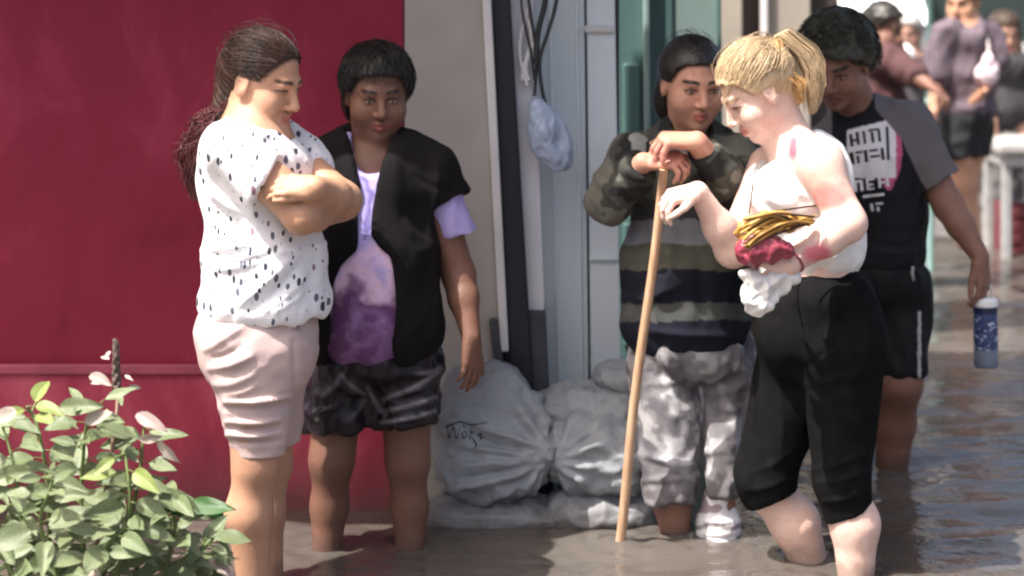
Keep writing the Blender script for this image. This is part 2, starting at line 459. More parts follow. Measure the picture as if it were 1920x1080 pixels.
def foot(S, ankle, f, sc=1.):
    f = nrm(V(f[0], f[1], 0)); A = np.array(ankle, float)
    S.cone(A, A + f * .02 + V(0, 0, -.055), .034 * sc, .034 * sc, .02)
    S.cone(A + f * -.03 + V(0, 0, -.05), A + f * .14 + V(0, 0, -.062), .033 * sc, .024 * sc, .03, flat=(V(0, 0, 1), .9))
    S.cone(A + f * .06 + V(0, 0, -.05), A + f * .17 + V(0, 0, -.066), .036 * sc, .022 * sc, .02, flat=(V(0, 0, 1), .6))
def arm(S, sh, el, wr, r=(.05, .040, .036, .026), k=.02):
    m = np.array(el) * .62 + np.array(wr) * .38
    S.cone(sh, el, r[0], r[1], k); S.cone(el, m, r[1], r[2] * 1.05, k); S.cone(m, wr, r[2] * 1.02, r[3], k)
def leg(S, hip, kn, an, r=(.085, .056, .056, .036), k=.03, calf=(0, .018, 0)):
    hip, kn, an = (np.array(q, float) for q in (hip, kn, an))
    S.cone(hip, kn, r[0], r[1], k)
    m = kn * .66 + an * .34 + V(*calf); S.cone(kn, m, r[1] * .92, r[2], k); S.cone(m, an, r[2], r[3], k)
def tone(base, v, n, seed=3, red=.12):
    q = fbm(v * 9, seed, 3)[:, None] * .10 + 1
    c = np.array(base) * q
    return c
def person(name, base, S, tone_rgb, label, heads=(), extra=None, vox=.006, paint_kw={}, hide_z=None):
    v, f = S.mesh(vox); v = relax(v, f, 1, .35); n = vnormals(v, f)
    c = tone(tone_rgb, v, n)
    for h in heads:
        q = h.loc(v); near = (np.linalg.norm(q, axis=1) < .16)
        c2 = h.paint(v, c, **paint_kw); c = np.where(near[:, None], c2, c)
    if extra: c = extra(v, n, c)
    wet = (1 - sstep(.015, .06, v[:, 2] + .02 * vnoise(v * 30, 6)))[:, None]; c = c * (1 - wet * .45) + np.array((.10, .08, .065)) * wet * .3
    me = raw_mesh(name, v - base, f); set_col(me, np.clip(c, 0, 1))
    o = link(name, me, SKIN, None, base); tag(o, label, 'person'); return o
# ------------------------------------------------------------------ setting
def box_vf(x0, x1, y0, y1, z0, z1):
    v = V((0, 0, 0)) if 0 else np.array([(x, y, z) for x in (x0, x1) for y in (y0, y1) for z in (z0, z1)], float)
    f = np.array([(0, 1, 3, 2), (4, 6, 7, 5), (0, 4, 5, 1), (2, 3, 7, 6), (0, 2, 6, 4), (1, 5, 7, 3)])
    return v, f
def bevel_obj(o, w=.006, seg=2):
    b = o.modifiers.new('bevel', 'BEVEL'); b.width = w; b.segments = seg; b.limit_method = 'ANGLE'; return o
def boxo(name, x0, x1, y0, y1, z0, z1, m, parent=None, bev=.006):
    v, f = box_vf(x0, x1, y0, y1, z0, z1); o = link(name, raw_mesh(name, v, f, False), m, parent)
    if bev: bevel_obj(o, bev)
    return o
def slab(name, xt, xb, d, thick, m, parent=None, ytop=-500, ybot=980, yref=(0, 720), bev=.006):
    """upright board: xt = its two picture columns at row yref[0], xb = at row yref[1]; leaning edges stay straight"""
    def at(k, y): return xt[k] + (xb[k] - xt[k]) * (y - yref[0]) / (yref[1] - yref[0])
    v = []
    for k in (0, 1):
        for dd in (0, thick):
            for y in (ybot, ytop):
                p = P(at(k, y), y, d); v.append((p[0], d + dd, p[2]))
    _, f = box_vf(0, 1, 0, 1, 0, 1)
    o = link(name, raw_mesh(name, np.array(v), f, False), m, parent)
    if bev: bevel_obj(o, bev)
    return o

# muddy flood water with real ripples near the camera
def water_mat():
    g = NG('flood_water'); v = g.obj()
    n = g.noise(g.obj((1, 1, 1)), 1.3, 4)
    g.col(g.ramp(n, [(.3, (.066, .056, .049)), (.7, (.100, .088, .079))])).set(Roughness=.06, IOR=1.45, Specular_IOR_Level=.5)
    a = g.noise(g.obj((.8, 1.6, 1)), 6, 4, .55, .8); b = g.noise(g.obj((1, 1.3, 1)), 34, 3, .5, .4)
    g.bump(g.math('ADD', a, g.math('MULTIPLY', b, .22)), .35, .02); return g.m
WATER = water_mat()
def sheet(name, x0, x1, y0, y1, z, m, nx=1, ny=1, fn=None):
    X, Y = np.meshgrid(np.linspace(x0, x1, nx + 1), np.linspace(y0, y1, ny + 1), indexing='ij')
    v = np.stack([X.ravel(), Y.ravel(), np.full(X.size, z)], 1)
    if fn is not None: v[:, 2] += fn(v)
    i, j = np.meshgrid(np.arange(nx), np.arange(ny), indexing='ij'); a = (i * (ny + 1) + j).ravel()
    f = np.stack([a, a + ny + 1, a + ny + 2, a + 1], 1)
    return link(name, raw_mesh(name, v, f), m)
tag(sheet('ground', -120, 120, -60, 200, -.19, simple('wet_mud', (.10, .08, .06), .8)), kind='structure')
LEGS = [tuple(P(x, 0, d)[:2]) for x, d in ((482, 5.5), (506, 5.72), (606, 5.98), (772, 5.98), (1262, 6.12), (1346, 6.12), (1160, 6.02), (1604, 5.73), (1535, 5.93), (1670, 6.97), (1596, 7.0))]
def ripple(v):
    e = np.minimum(np.minimum(v[:, 0] + 3, 4 - v[:, 0]), np.minimum(v[:, 1] - 4.6, 12.2 - v[:, 1]))
    w = .011 * fbm(v * V(2.6, 6.5, 1) + .15 * fbm(v * 3, 9, 2)[:, None], 5, 3) + .0018 * vnoise(v * V(9, 22, 1), 12) + .016 * vnoise(v * V(.9, 2.6, 1), 31)
    for (lx, ly) in LEGS:
        r = np.hypot(v[:, 0] - lx, v[:, 1] - ly); w = w + .007 * np.sin(r * 75 - 1) * np.exp(-r / .11)
    return sstep(0, .5, e) * w
ws = sheet('water', -3, 4, 4.6, 12.2, 0, WATER, 420, 520, ripple); tag(ws, kind='structure')
for k, (a, b, c, d) in enumerate(((-60, -3, -40, 12.3), (4, 60, -40, 12.3), (-3, 4, -40, 4.6), (-3, 4, 12.2, 12.3))):
    tag(sheet('water', a, b, c, d, 0, WATER), kind='structure')
PAVE = simple('pavement_concrete', (.095, .088, .085), .6, .3, 3, .3, 30)
tag(boxo('pavement', -1, 40, 12.3, 90, -.18, .05, PAVE, None, .02), kind='structure')

RED = NG('red_plaster'); _v = RED.obj()
RED.col(RED.ramp(RED.noise(RED.obj((1, 1, .6)), 2.6, 8, .68, .6), [(.28, (.145, .007, .022)), (.42, (.215, .012, .034)), (.55, (.235, .015, .042)), (.72, (.32, .036, .074))])).set(Roughness=.75, Specular_IOR_Level=.3)
RED.bump(RED.math('ADD', RED.noise(_v, 5, 4), RED.math('MULTIPLY', RED.noise(_v, 70, 3), .3)), .35, .01); RED = RED.m
REDB = NG('red_band'); _v = REDB.obj()
REDB.col(REDB.ramp(REDB.noise(REDB.obj((1, 1, .5)), 3.4, 8, .68, .6), [(.28, (.19, .014, .034)), (.5, (.30, .028, .060)), (.72, (.44, .08, .12))])).set(Roughness=.7, Specular_IOR_Level=.35)

_s = REDB.node('SeparateXYZ'); REDB.L(REDB.obj(), _s.inputs[0])
_h = REDB.math('ADD', _s.outputs['Z'], REDB.math('MULTIPLY', REDB.noise(REDB.obj((1, 1, .25)), 9, 5, .65), .16))
_k = REDB.ramp(_h, [(.10, (.75, .75, .75)), (.16, (.45, .45, .45)), (.30, (0, 0, 0))])
REDB.col(REDB.mix(_k, REDB.b.inputs['Base Color'].links[0].from_socket, (.085, .045, .042)))
REDB.bump(REDB.noise(_v, 12, 5), .3, .01); REDB = REDB.m
GREY = simple('grey_render', (.36, .325, .305), .85, .12, 4, .25, 40)
TRIM = simple('white_trim_paint', (.62, .60, .60), .6, .1, 6, .15, 40)
GAP_DARK = simple('doorway_dark', (.006, .007, .014), .5, .3, 5, .1, 40)
CHAR = simple('charcoal_paint', (.045, .048, .058), .7, .3, 6, .3, 40)
WPAN = simple('dirty_white_panel', (.66, .65, .70), .6, .18, 5, .2, 30, (1, 1, .3))
PALE = simple('pale_blue_grey_metal', (.60, .66, .69), .5, .12, 4, .15, 30, (1, 1, .15))
PALE2 = simple('pale_grey_metal', (.66, .70, .74), .5, .12, 4, .15, 30, (1, 1, .15))
TEAL = simple('teal_paint', (.080, .155, .148), .6, .25, 5, .2, 30, (1, 1, .2))
TEAL2 = simple('light_teal_paint', (.24, .33, .31), .6, .2, 5, .2, 30, (1, 1, .2))
BEIGE = simple('beige_render', (.36, .32, .27), .85, .15, 4, .25, 40)
BROWN = simple('dark_brown_timber', (.05, .038, .034), .7, .3, 5, .25, 40, (1, 1, .2))
DKGRN = simple('dark_green_shutter', (.018, .032, .03), .7, .3, 4, .2, 20)
WHITE = simple('white_tarpaulin', (.80, .80, .78), .6, .06, 5, .15, 20)
TILE = simple('roof_sheet', (.20, .19, .18), .8, .2, 6, .2, 40)
YW = 6.40
rb = empty('red_building', (-1.9, YW, 0)); tag(rb, 'dark red plastered building behind the woman in the flowered blouse', 'building')
def under(o, r): o.parent = r; o.matrix_parent_inverse = Matrix.Translation(-r.location); return o
xr = (757 - 960) * YW / FPX
under(boxo('wall', -5, xr, YW, YW + .25, -.3, 2.9, RED), rb)
zb = P(0, 684, YW)[2]
under(boxo('plinth', -5, xr - .001, YW - .012, YW + .1, -.3, zb, REDB), rb)
under(boxo('ledge', -5, xr - .002, YW - .026, YW - .0125, zb - .026, zb + .006, simple('mauve_ledge', (.31, .055, .092), .7, .3, 8)), rb)
under(boxo('eave', -5.1, .20, 5.48, YW + .4, 2.56, 2.66, TILE), rb)  # unseen overhang, its depth set so the shade covers the wall
gb = empty('grey_building', (0, YW, 0)); tag(gb, 'grey rendered house front with pale metal shutters behind the sandbags', 'building')
under(slab('wall', (757.6, 906), (757.6, 943), YW + .004, .3, GREY), gb)
under(boxo('back_wall', xr + .01, .36, YW + .65, YW + .75, -.3, 2.9, CHAR), gb)
under(slab('corner_trim', (904, 921), (941, 957), YW - .02, .3, TRIM, None, -500, 660), gb)
under(slab('doorway_shade', (921, 956), (957, 1000), YW + .03, .3, GAP_DARK), gb)  # near-black slab: the doorway gap's darkness put into its colour
under(slab('base_block', (917, 932), (930, 950), YW - .03, .3, CHAR, None, 600, 980, (600, 720)), gb)
under(slab('white_panel', (956, 1000), (990, 1022), YW + .10, .3, WPAN, None, -500, 600, (0, 600)), gb)
under(slab('base_block', (980, 1024), (990, 1030), YW + .06, .3, CHAR, None, 585, 980, (600, 720)), gb)
under(slab('shutter_panel', (998, 1096), (1022, 1104), YW + .26, .3, PALE), gb)
for a, b, c_, d_ in ((1078, 1084, 1088, 1094),):
    under(slab('shutter_rib', (a, b), (c_, d_), YW + .245, .05, CHAR if 0 else PALE2), gb)
under(slab('shutter_panel', (1100, 1153), (1108, 1165), YW + .24, .3, PALE2, None, -500, 980), gb)
under(slab('panel_rail', (1096, 1152), (1096, 1152), YW + .22, .03, TRIM, None, 48, 62), gb)
under(slab('panel_rail', (1104, 1158), (1104, 1158), YW + .226, .03, PALE, None, 482, 490), gb)
under(slab('door_edge', (1026, 1034), (1045, 1052), YW + .25, .04, PALE2), gb)
under(boxo('eave', .24, 1.6, 5.48, 7.2, 2.56, 2.66, TILE), gb)  # added out of view to shade the shutters and sandbags
tb = empty('teal_building', (.5, 7.6, 0)); tag(tb, 'dark teal doors of the next house behind the woman leaning on a stick', 'building')
for (x0, x1, m, dd, nm) in ((1140, 1206, TEAL, 7.60, 'door_leaf'), (1206, 1218, TEAL2, 7.57, 'door_frame'), (1218, 1262, TEAL, 7.61, 'door_leaf'), (1262, 1346, TEAL2, 7.62, 'wall'), (1346, 1352, TEAL, 7.58, 'door_frame')):
    under(slab(nm, (x0, x1), (x0 + 8, x1 + 8), dd, .3, m), tb)
for py in (120, 420): under(slab('door_panel', (1168, 1200), (1170, 1202), 7.585, .03, TEAL, None, py, py + 230), tb)
under(boxo('eave', .3, 1.1, 7.2, 8.2, 2.5, 2.6, TILE), tb)
bb = empty('beige_building', (1.1, 9, 0)); tag(bb, 'beige house front with dark timber doorway above the blonde woman', 'building')
for (x0, x1, m, dd, nm) in ((1300, 1392, BEIGE, 9.0, 'wall'), (1392, 1440, BROWN, 9.1, 'door'), (1440, 1520, BEIGE, 9.0, 'wall'), (1520, 1572, BROWN, 9.05, 'door'), (1430, 1441, TRIM, 8.97, 'door_frame')):
    under(slab(nm, (x0, x1), (x0, x1), dd, .4, m, None, -500, 700), bb)
# far side of the street
wc = empty('added_canopy', P(1660, 0, 14.5)); tag(wc, 'added white sun-catching canopy at the top behind the crowd', 'canopy')
pts = [P(1560, 52, 14.0), P(1742, 40, 14.0), P(1742, 0, 14) + V(0, 1.4, .75), P(1560, 0, 14) + V(0, 1.4, .75)]  # added sheet, tilted up so the sun makes the far bright patch
v8 = np.array(pts + [p - V(0, .012, .02) for p in pts]); fq = np.array([(0, 1, 2, 3), (7, 6, 5, 4), (0, 4, 5, 1), (1, 5, 6, 2), (2, 6, 7, 3), (3, 7, 4, 0)])
under(link('canopy_sheet', raw_mesh('canopy_sheet', v8, fq, False), WHITE), wc)
for q in (1570, 1734): 
    p = P(q, 52, 14.05); under(boxo('canopy_pole', p[0] - .02, p[0] + .02, p[1], p[1] + .04, .05, p[2] - .01, TRIM), wc)
sf = empty('green_kiosk', P(1850, 200, 15.5)); tag(sf, 'low dark green kiosk across the street at upper right', 'kiosk')
under(slab('wall', (1736, 2200), (1736, 2200), 15.5, .4, DKGRN, None, -205, 345), sf)
under(slab('window', (1908, 1960), (1908, 1960), 15.46, .03, TRIM, None, 82, 165), sf)
under(slab('window_frame', (1903, 1966), (1903, 1966), 15.47, .04, DKGRN, None, 74, 173), sf)
under(slab('wall_pilaster', (1780, 1800), (1780, 1800), 15.42, .1, TEAL, None, -205, 345), sf)
fw = tag(slab('far_building', (1380, 1740), (1380, 1740), 30, .6, BEIGE, None, -420, 135), 'pale building far behind the white canopy', 'building')
po = empty('street_post', P(1744, 400, 11.2)); tag(po, 'thin pale teal post beside the person in the purple grey shirt', 'post')
p = P(1744, 400, 11.2)
def tubeo(name, pts, rs, m, parent=None, base=V(0, 0, 0), sides=12):
    L = np.asarray(pts, float); n = len(L); t = np.gradient(L, axis=0); t /= np.linalg.norm(t, axis=1)[:, None]
    ref = V(.13, .97, .21) if abs(t[0] @ V(.13, .97, .21)) < .9 else V(1, 0, 0)
    u = np.cross(t, ref); u /= np.linalg.norm(u, axis=1)[:, None]; w = np.cross(t, u); rs = np.broadcast_to(np.asarray(rs, float), (n,))[:, None]
    vs = np.concatenate([L + rs * (math.cos(2 * math.pi * k / sides) * u + math.sin(2 * math.pi * k / sides) * w) for k in range(sides)])
    i = np.arange(n - 1); fs = []
    for k in range(sides):
        k2 = (k + 1) % sides; fs.append(np.stack([k * n + i, k * n + i + 1, k2 * n + i + 1, k2 * n + i], 1))
    me = bpy.data.meshes.new(name)
    me.from_pydata([tuple(q) for q in vs - base], [], [tuple(int(a) for a in q)[::-1] for q in np.concatenate(fs)] + [tuple(k * n for k in range(sides)), tuple(k * n + n - 1 for k in range(sides))[::-1]])
    for q in me.polygons: q.use_smooth = len(q.vertices) == 4
    return link(name, me, m, parent)
under(tubeo('pole', [(p[0], p[1], -.1), (p[0], p[1], 1.2), (p[0], p[1], 2.6)], .020, TEAL), po)
under(tubeo('collar', [(p[0], p[1], .9), (p[0], p[1], .94)], .027, TEAL2), po)
# ------------------------------------------------------------------ blonde woman wading
def woman_blonde():
    d = 5.82; B = V(*(P(1560, YHOR + FPX * CAMZ / d, d) - V(0, 0, .17))); f = yawf(265)
    S = Sdf(); h = Head(P(1420, 170, d - .02), yawf(258, -34), size=1.06); h.add(S, P(1478, 268, d), .056)
    S.ell(P(1508, 350, d), (.112, .14, .135)); S.ell(P(1535, 450, d), (.11, .14, .16)); S.ell(P(1545, 580, d), (.14, .17, .14), k=.05)
    shl, ell_, wrl = P(1536, 306, d - .15), P(1588, 418, d - .21), P(1480, 494, d - .29)
    shr, elr, wrr = P(1440, 310, d + .12), P(1374, 468, d + .02), P(1308, 358, d - .06)
    arm(S, shl, ell_, wrl, (.056, .050, .045, .031), .025); arm(S, shr, elr, wrr, (.055, .046, .040, .027), .03)
    S.cone(P(1480, 270, d), shl, .05, .06, .05)
    hand(S, wrl, V(-1, -.1, .42), V(-.1, -.95, .4), 1, (.5, .8, .6), .95)
    hand(S, wrr, V(-.9, -.2, -.18), V(-.1, -.35, 1), 1, (.75, .7, .4), .95, thumb=(.8, .5, -.3), spread=.26)
    kn, an = P(1578, 905, d - .10), P(1606, 1130, d - .09); leg(S, P(1590, 640, d - .09), kn, an, (.10, .068, .064, .042), calf=(.022, 0, 0)); foot(S, an, f)
    kn2, an2 = P(1432, 905, d + .06), P(1542, 1120, d + .12); leg(S, P(1515, 640, d + .09), kn2, an2, (.10, .068, .066, .042), calf=(.03, 0, 0)); foot(S, an2, f)
    def burn(v, n, c):
        x, y = px_of(v); near = v[:, 1] < d + .02
        def blot(cx, cy, rx, ry, k, a):
            nonlocal c
            m = ((1 - sstep(.4, 1.1, np.hypot((x - cx) / rx, (y - cy) / ry) + .25 * fbm(v * 22, 91, 2))) * near * a)[:, None]; c = c * (1 - m) + np.array(k) * m
        blot(1562, 372, 40, 34, (.70, .10, .10), .8); blot(1488, 278, 13, 36, (.75, .07, .14), .9); blot(1535, 475, 32, 22, (.55, .06, .12), .8); blot(1605, 345, 16, 40, (.75, .30, .30), .5)
        blot(1440, 462, 50, 26, (.62, .20, .20), .65); blot(1595, 400, 30, 20, (.75, .36, .34), .5); blot(1480, 420, 40, 30, (.74, .46, .40), .5)
        return c
    o = person('person', B, S, (.74, .53, .46), 'blonde woman with a ponytail and black cropped leggings wading with her head bowed', [h], burn,
               paint_kw=dict(lip=(.50, .20, .19), brow=(.30, .19, .11), closed=True, hair=(.40, .26, .14)))
    T = Sdf(); T.ell(P(1508, 350, d), (.128, .155, .14), k=.05); T.ell(P(1535, 450, d), (.124, .155, .13), k=.05); T.ell(P(1465, 360, d), (.09, .14, .085), k=.05)
    T.ell(P(1532, 315, d + .02), (.080, .12, .09), k=.05); T.cut(P(1530, 512, d), (-.12, 0, -1), .003)
    def holes(X, Y, Z):
        def e(c, r): return (1 - np.sqrt(((X - c[0]) / r[0]) ** 2 + ((Y - c[1]) / r[1]) ** 2 + ((Z - c[2]) / r[2]) ** 2)) * .05
        q = np.maximum(e(P(1455, 262, d), (.11, .11, .085)), e(shl + V(.0, -.02, .0), (.060, .075, .075)))
        return np.maximum(q, e(shr + V(-.01, .03, 0), (.06, .07, .075))).astype(np.float32)
    T.cutfn(holes)
    solid('tank_top', T, simple('white_ribbed_cotton', (.80, .78, .77), .85, .06, 8, .35, 90, (1, 1, .3)), o, B, .0055, lambda v, n: folds(v, .009, (10, 10, 7), 93) + creases(v, [(1440, 330, 1520, 370, 6, .006), (1540, 490, 1615, 440, 6, .007), (1530, 470, 1610, 470, 5, -.006), (1545, 450, 1615, 415, 6, .006)]))
    K = Sdf(); K.ell(P(1540, 560, d), (.150, .18, .12), k=.05); K.ell(P(1552, 635, d), (.148, .18, .13), k=.05); K.ell(P(1480, 620, d), (.092, .15, .12), k=.05)
    K.ell(P(1586, 625, d - .04), (.094, .125, .12), k=.04)
    N = Sdf(); N.cone(P(1580, 660, d - .085), P(1580, 900, d - .10), .114, .076, .03); N.cone(P(1580, 900, d - .10), P(1596, 990, d - .10), .075, .066, .02); N.cut(P(1585, 962, d - .1), (.42, 0, -.9), .002)
    F = Sdf(); F.cone(P(1500, 660, d + .07), P(1434, 895, d + .06), .120, .082, .04); F.cone(P(1434, 895, d + .06), P(1462, 980, d + .06), .080, .070, .03); F.cut(P(1448, 932, d + .06), (.42, 0, -.9), .002)
    K.join(N, .04).join(F, .04); K.cut(P(1535, 500, d), (-.10, 0, 1), .002)
    g = NG('black_leggings'); v = g.obj(); n = g.noise(v, 30, 4)
    g.col(g.ramp(n, [(.3, (.004, .004, .0045)), (.7, (.0075, .0075, .008))])).set(Roughness=.9, Specular_IOR_Level=.08).bump(n, .2, .004)
    solid('leggings', K, g.m, o, B, .0055, lambda v, n: folds(v, .004, (9, 9, 5), 97) + creases(v, [(1530, 880, 1620, 850, 7, .005), (1535, 905, 1622, 885, 6, .005), (1400, 890, 1480, 850, 7, .005), (1400, 920, 1470, 900, 6, .005), (1510, 690, 1570, 640, 9, -.006), (1515, 720, 1600, 700, 8, .004), (1545, 940, 1610, 925, 6, .005)]))
    HB = hair_mat('blonde_hair', (.44, .31, .18), (.62, .47, .30)); HO = hair_mat('golden_hair', (.46, .25, .09), (.66, .42, .19))
    Q = Sdf(); h.cap(Q, .010); ho = solid('hair', Q, HB, o, B, .0055, lambda v, n: .0015 * vnoise(h.loc(v) * V(60, 30, 90), 3))
    strands('loose_hair', h.flyaway(130, 26, (0, -.93, .55)), .0007, .0004, HB, ho, B)
    tie = h.surf((0, -.93, .55), .02)
    strands('hair_strands', h.combed((0, -.93, .55), 2600, 23, .009, .012), .0009, .0006, HB, ho, B)
    rng = np.random.RandomState(5)
    def tail(n, cx, cy, dx, wid, r0, m, nm, sp):
        L = []
        for i in range(n):
            t = np.linspace(0, 1, 20); u = t * rng.uniform(.75, 1.0); ox, oy = rng.normal(size=2) * wid; k = np.linspace(0, 1, len(cx)); w = np.interp(u, k, sp)
            X = np.interp(u, k, cx); Y = np.interp(u, k, cy)
            wv = .004 * np.sin(t * rng.uniform(4, 9) + rng.uniform(0, 6)) * t
            L.append(np.stack([(X - 960) * d / FPX + ox * w + wv, d + dx + oy * 1.6 * w + wv, CAMZ - (Y - YHOR) * d / FPX + .5 * ox * w], 1))
        strands(nm, L, r0, .0009, m, ho, B)
    tx, ty = px_of(tie[None]); tx, ty = float(tx[0]), float(ty[0])
    tail(700, [tx - 4, tx + 14, 1506, 1522, 1527, 1524], [ty, ty - 12, 98, 128, 168, 214], 0, .013, .0010, HB, 'ponytail', [.4, .75, .9, .9, .8, .4])
    tail(160, [tx, tx + 4, tx + 8, 1494, 1502], [ty, ty + 8, 130, 155, 195], -.045, .006, .0014, HO, 'hair_lock', [.5, 1, 1.3, 1.3, .8])
    tail(50, [1400, 1385, 1365, 1352], [95, 120, 150, 190], -.07, .008, .0008, HB, 'hair_lock', [1, 1.2, 1.2, .8])
    strands('hair_tie', [np.stack([tie + h.R @ V(.017 * math.cos(a), .004, .017 * math.sin(a)) for a in np.linspace(0, 6.4, 18)])], .005, .005, simple('dark_elastic', (.05, .03, .03), .7), ho, B)
    # handbag: a bundle of golden straps over a white pouch, held against her front
    bb_ = P(1440, 500, d - .30); hb = empty('handbag', P(1438, 585, d - .30)); tag(hb, 'small dark red bag with golden straps and white pouch held by blonde woman', 'handbag'); H0 = V(*hb.location)
    Q = Sdf(); Q.cone(P(1480, 522, d - .28), P(1412, 545, d - .31), .026, .026, .03, flat=(V(0, 1, 0), .6)); Q.cone(P(1408, 520, d - .31), P(1418, 572, d - .31), .026, .022, .03, flat=(V(0, 1, 0), .6)); Q.cone(P(1450, 535, d - .30), P(1428, 572, d - .31), .026, .018, .03, flat=(V(0, 1, 0), .6))
    pc = solid('pouch', Q, simple('white_canvas', (.70, .68, .67), .8, .1, 10, .5, 60), hb, H0, .004, lambda v, n: folds(v, .011, (20, 20, 16), 101) + creases(v, [(1400, 560, 1470, 515, 5, .009), (1415, 575, 1480, 530, 5, -.008), (1395, 530, 1420, 575, 4, .007)]))
    Q = Sdf(); Q.ell(P(1440, 468, d - .335), (.062, .035, .040), k=.02); Q.ell(P(1408, 470, d - .33), (.035, .03, .035), k=.02)
    solid('purse_body', Q, simple('dark_red_leather', (.24, .035, .06), .4, .35, 22, .4, 70), hb, H0, .004, lambda v, n: folds(v, .010, (24, 24, 20), 105))
    GOLD = simple('golden_strap', (.42, .225, .05), .5, .4, 24, .35, 60); DKB = simple('dark_strap', (.06, .03, .012), .5, .3, 18)
    Q = Sdf(); Q.cone(P(1398, 440, d - .32), P(1436, 418, d - .33), .024, .024, .03, flat=(V(0, 1, 0), .6)); Q.cone(P(1436, 418, d - .33), P(1510, 414, d - .30), .024, .014, .03, flat=(V(0, 1, 0), .6)); Q.cone(P(1398, 430, d - .33), P(1392, 480, d - .32), .018, .012, .02)
    solid('gold_wrap', Q, GOLD, hb, H0, .004, lambda v, n: folds(v, .007, (20, 30, 34), 107) + creases(v, [(1395, 450, 1470, 395, 4, .009), (1405, 455, 1520, 408, 4, .008), (1400, 430, 1450, 398, 3, -.008)]))
    rng = random.Random(3); L1, L2 = [], []
    for i in range(13):
        a0, a1 = P(1392 + rng.uniform(-4, 12), 425 + rng.uniform(-15, 40), d - .35 - rng.uniform(0, .03)), P(1490 + rng.uniform(-20, 40), 400 + rng.uniform(0, 22), d - .31 - rng.uniform(0, .03))
        t = np.linspace(0, 1, 18)[:, None]; l = a0 + (a1 - a0) * t + V(0, -.02, rng.uniform(.0, .035)) * np.sin(t * 3.14) + V(.004, .004, .006) * np.sin(t * rng.uniform(3, 6) + i)
        (L1 if i % 4 else L2).append(l)
    strands('strap', L1, .0046, .0036, GOLD, hb, H0, 6); strands('dark_strap', L2, .0036, .003, DKB, hb, H0, 6)
    for (u, w_) in (((1455, 395), (1530, 385)), ((1405, 400), (1412, 345))):
        strands('cord', [P(*u, d - .25) + (P(*w_, d - .2) - P(*u, d - .25)) * np.linspace(0, 1, 8)[:, None]], .003, .003, DKB, hb, H0)
    t = np.linspace(0, 6.283, 14)
    strands('bracelet', [np.stack([wrl + frame(nrm(wrl - ell_)) @ V(.038 * math.cos(a), -.015, .033 * math.sin(a)) for a in t])], .004, .004, simple('maroon_beads', (.20, .03, .06), .4), o, B)
if 'blonde' in WHO: woman_blonde()
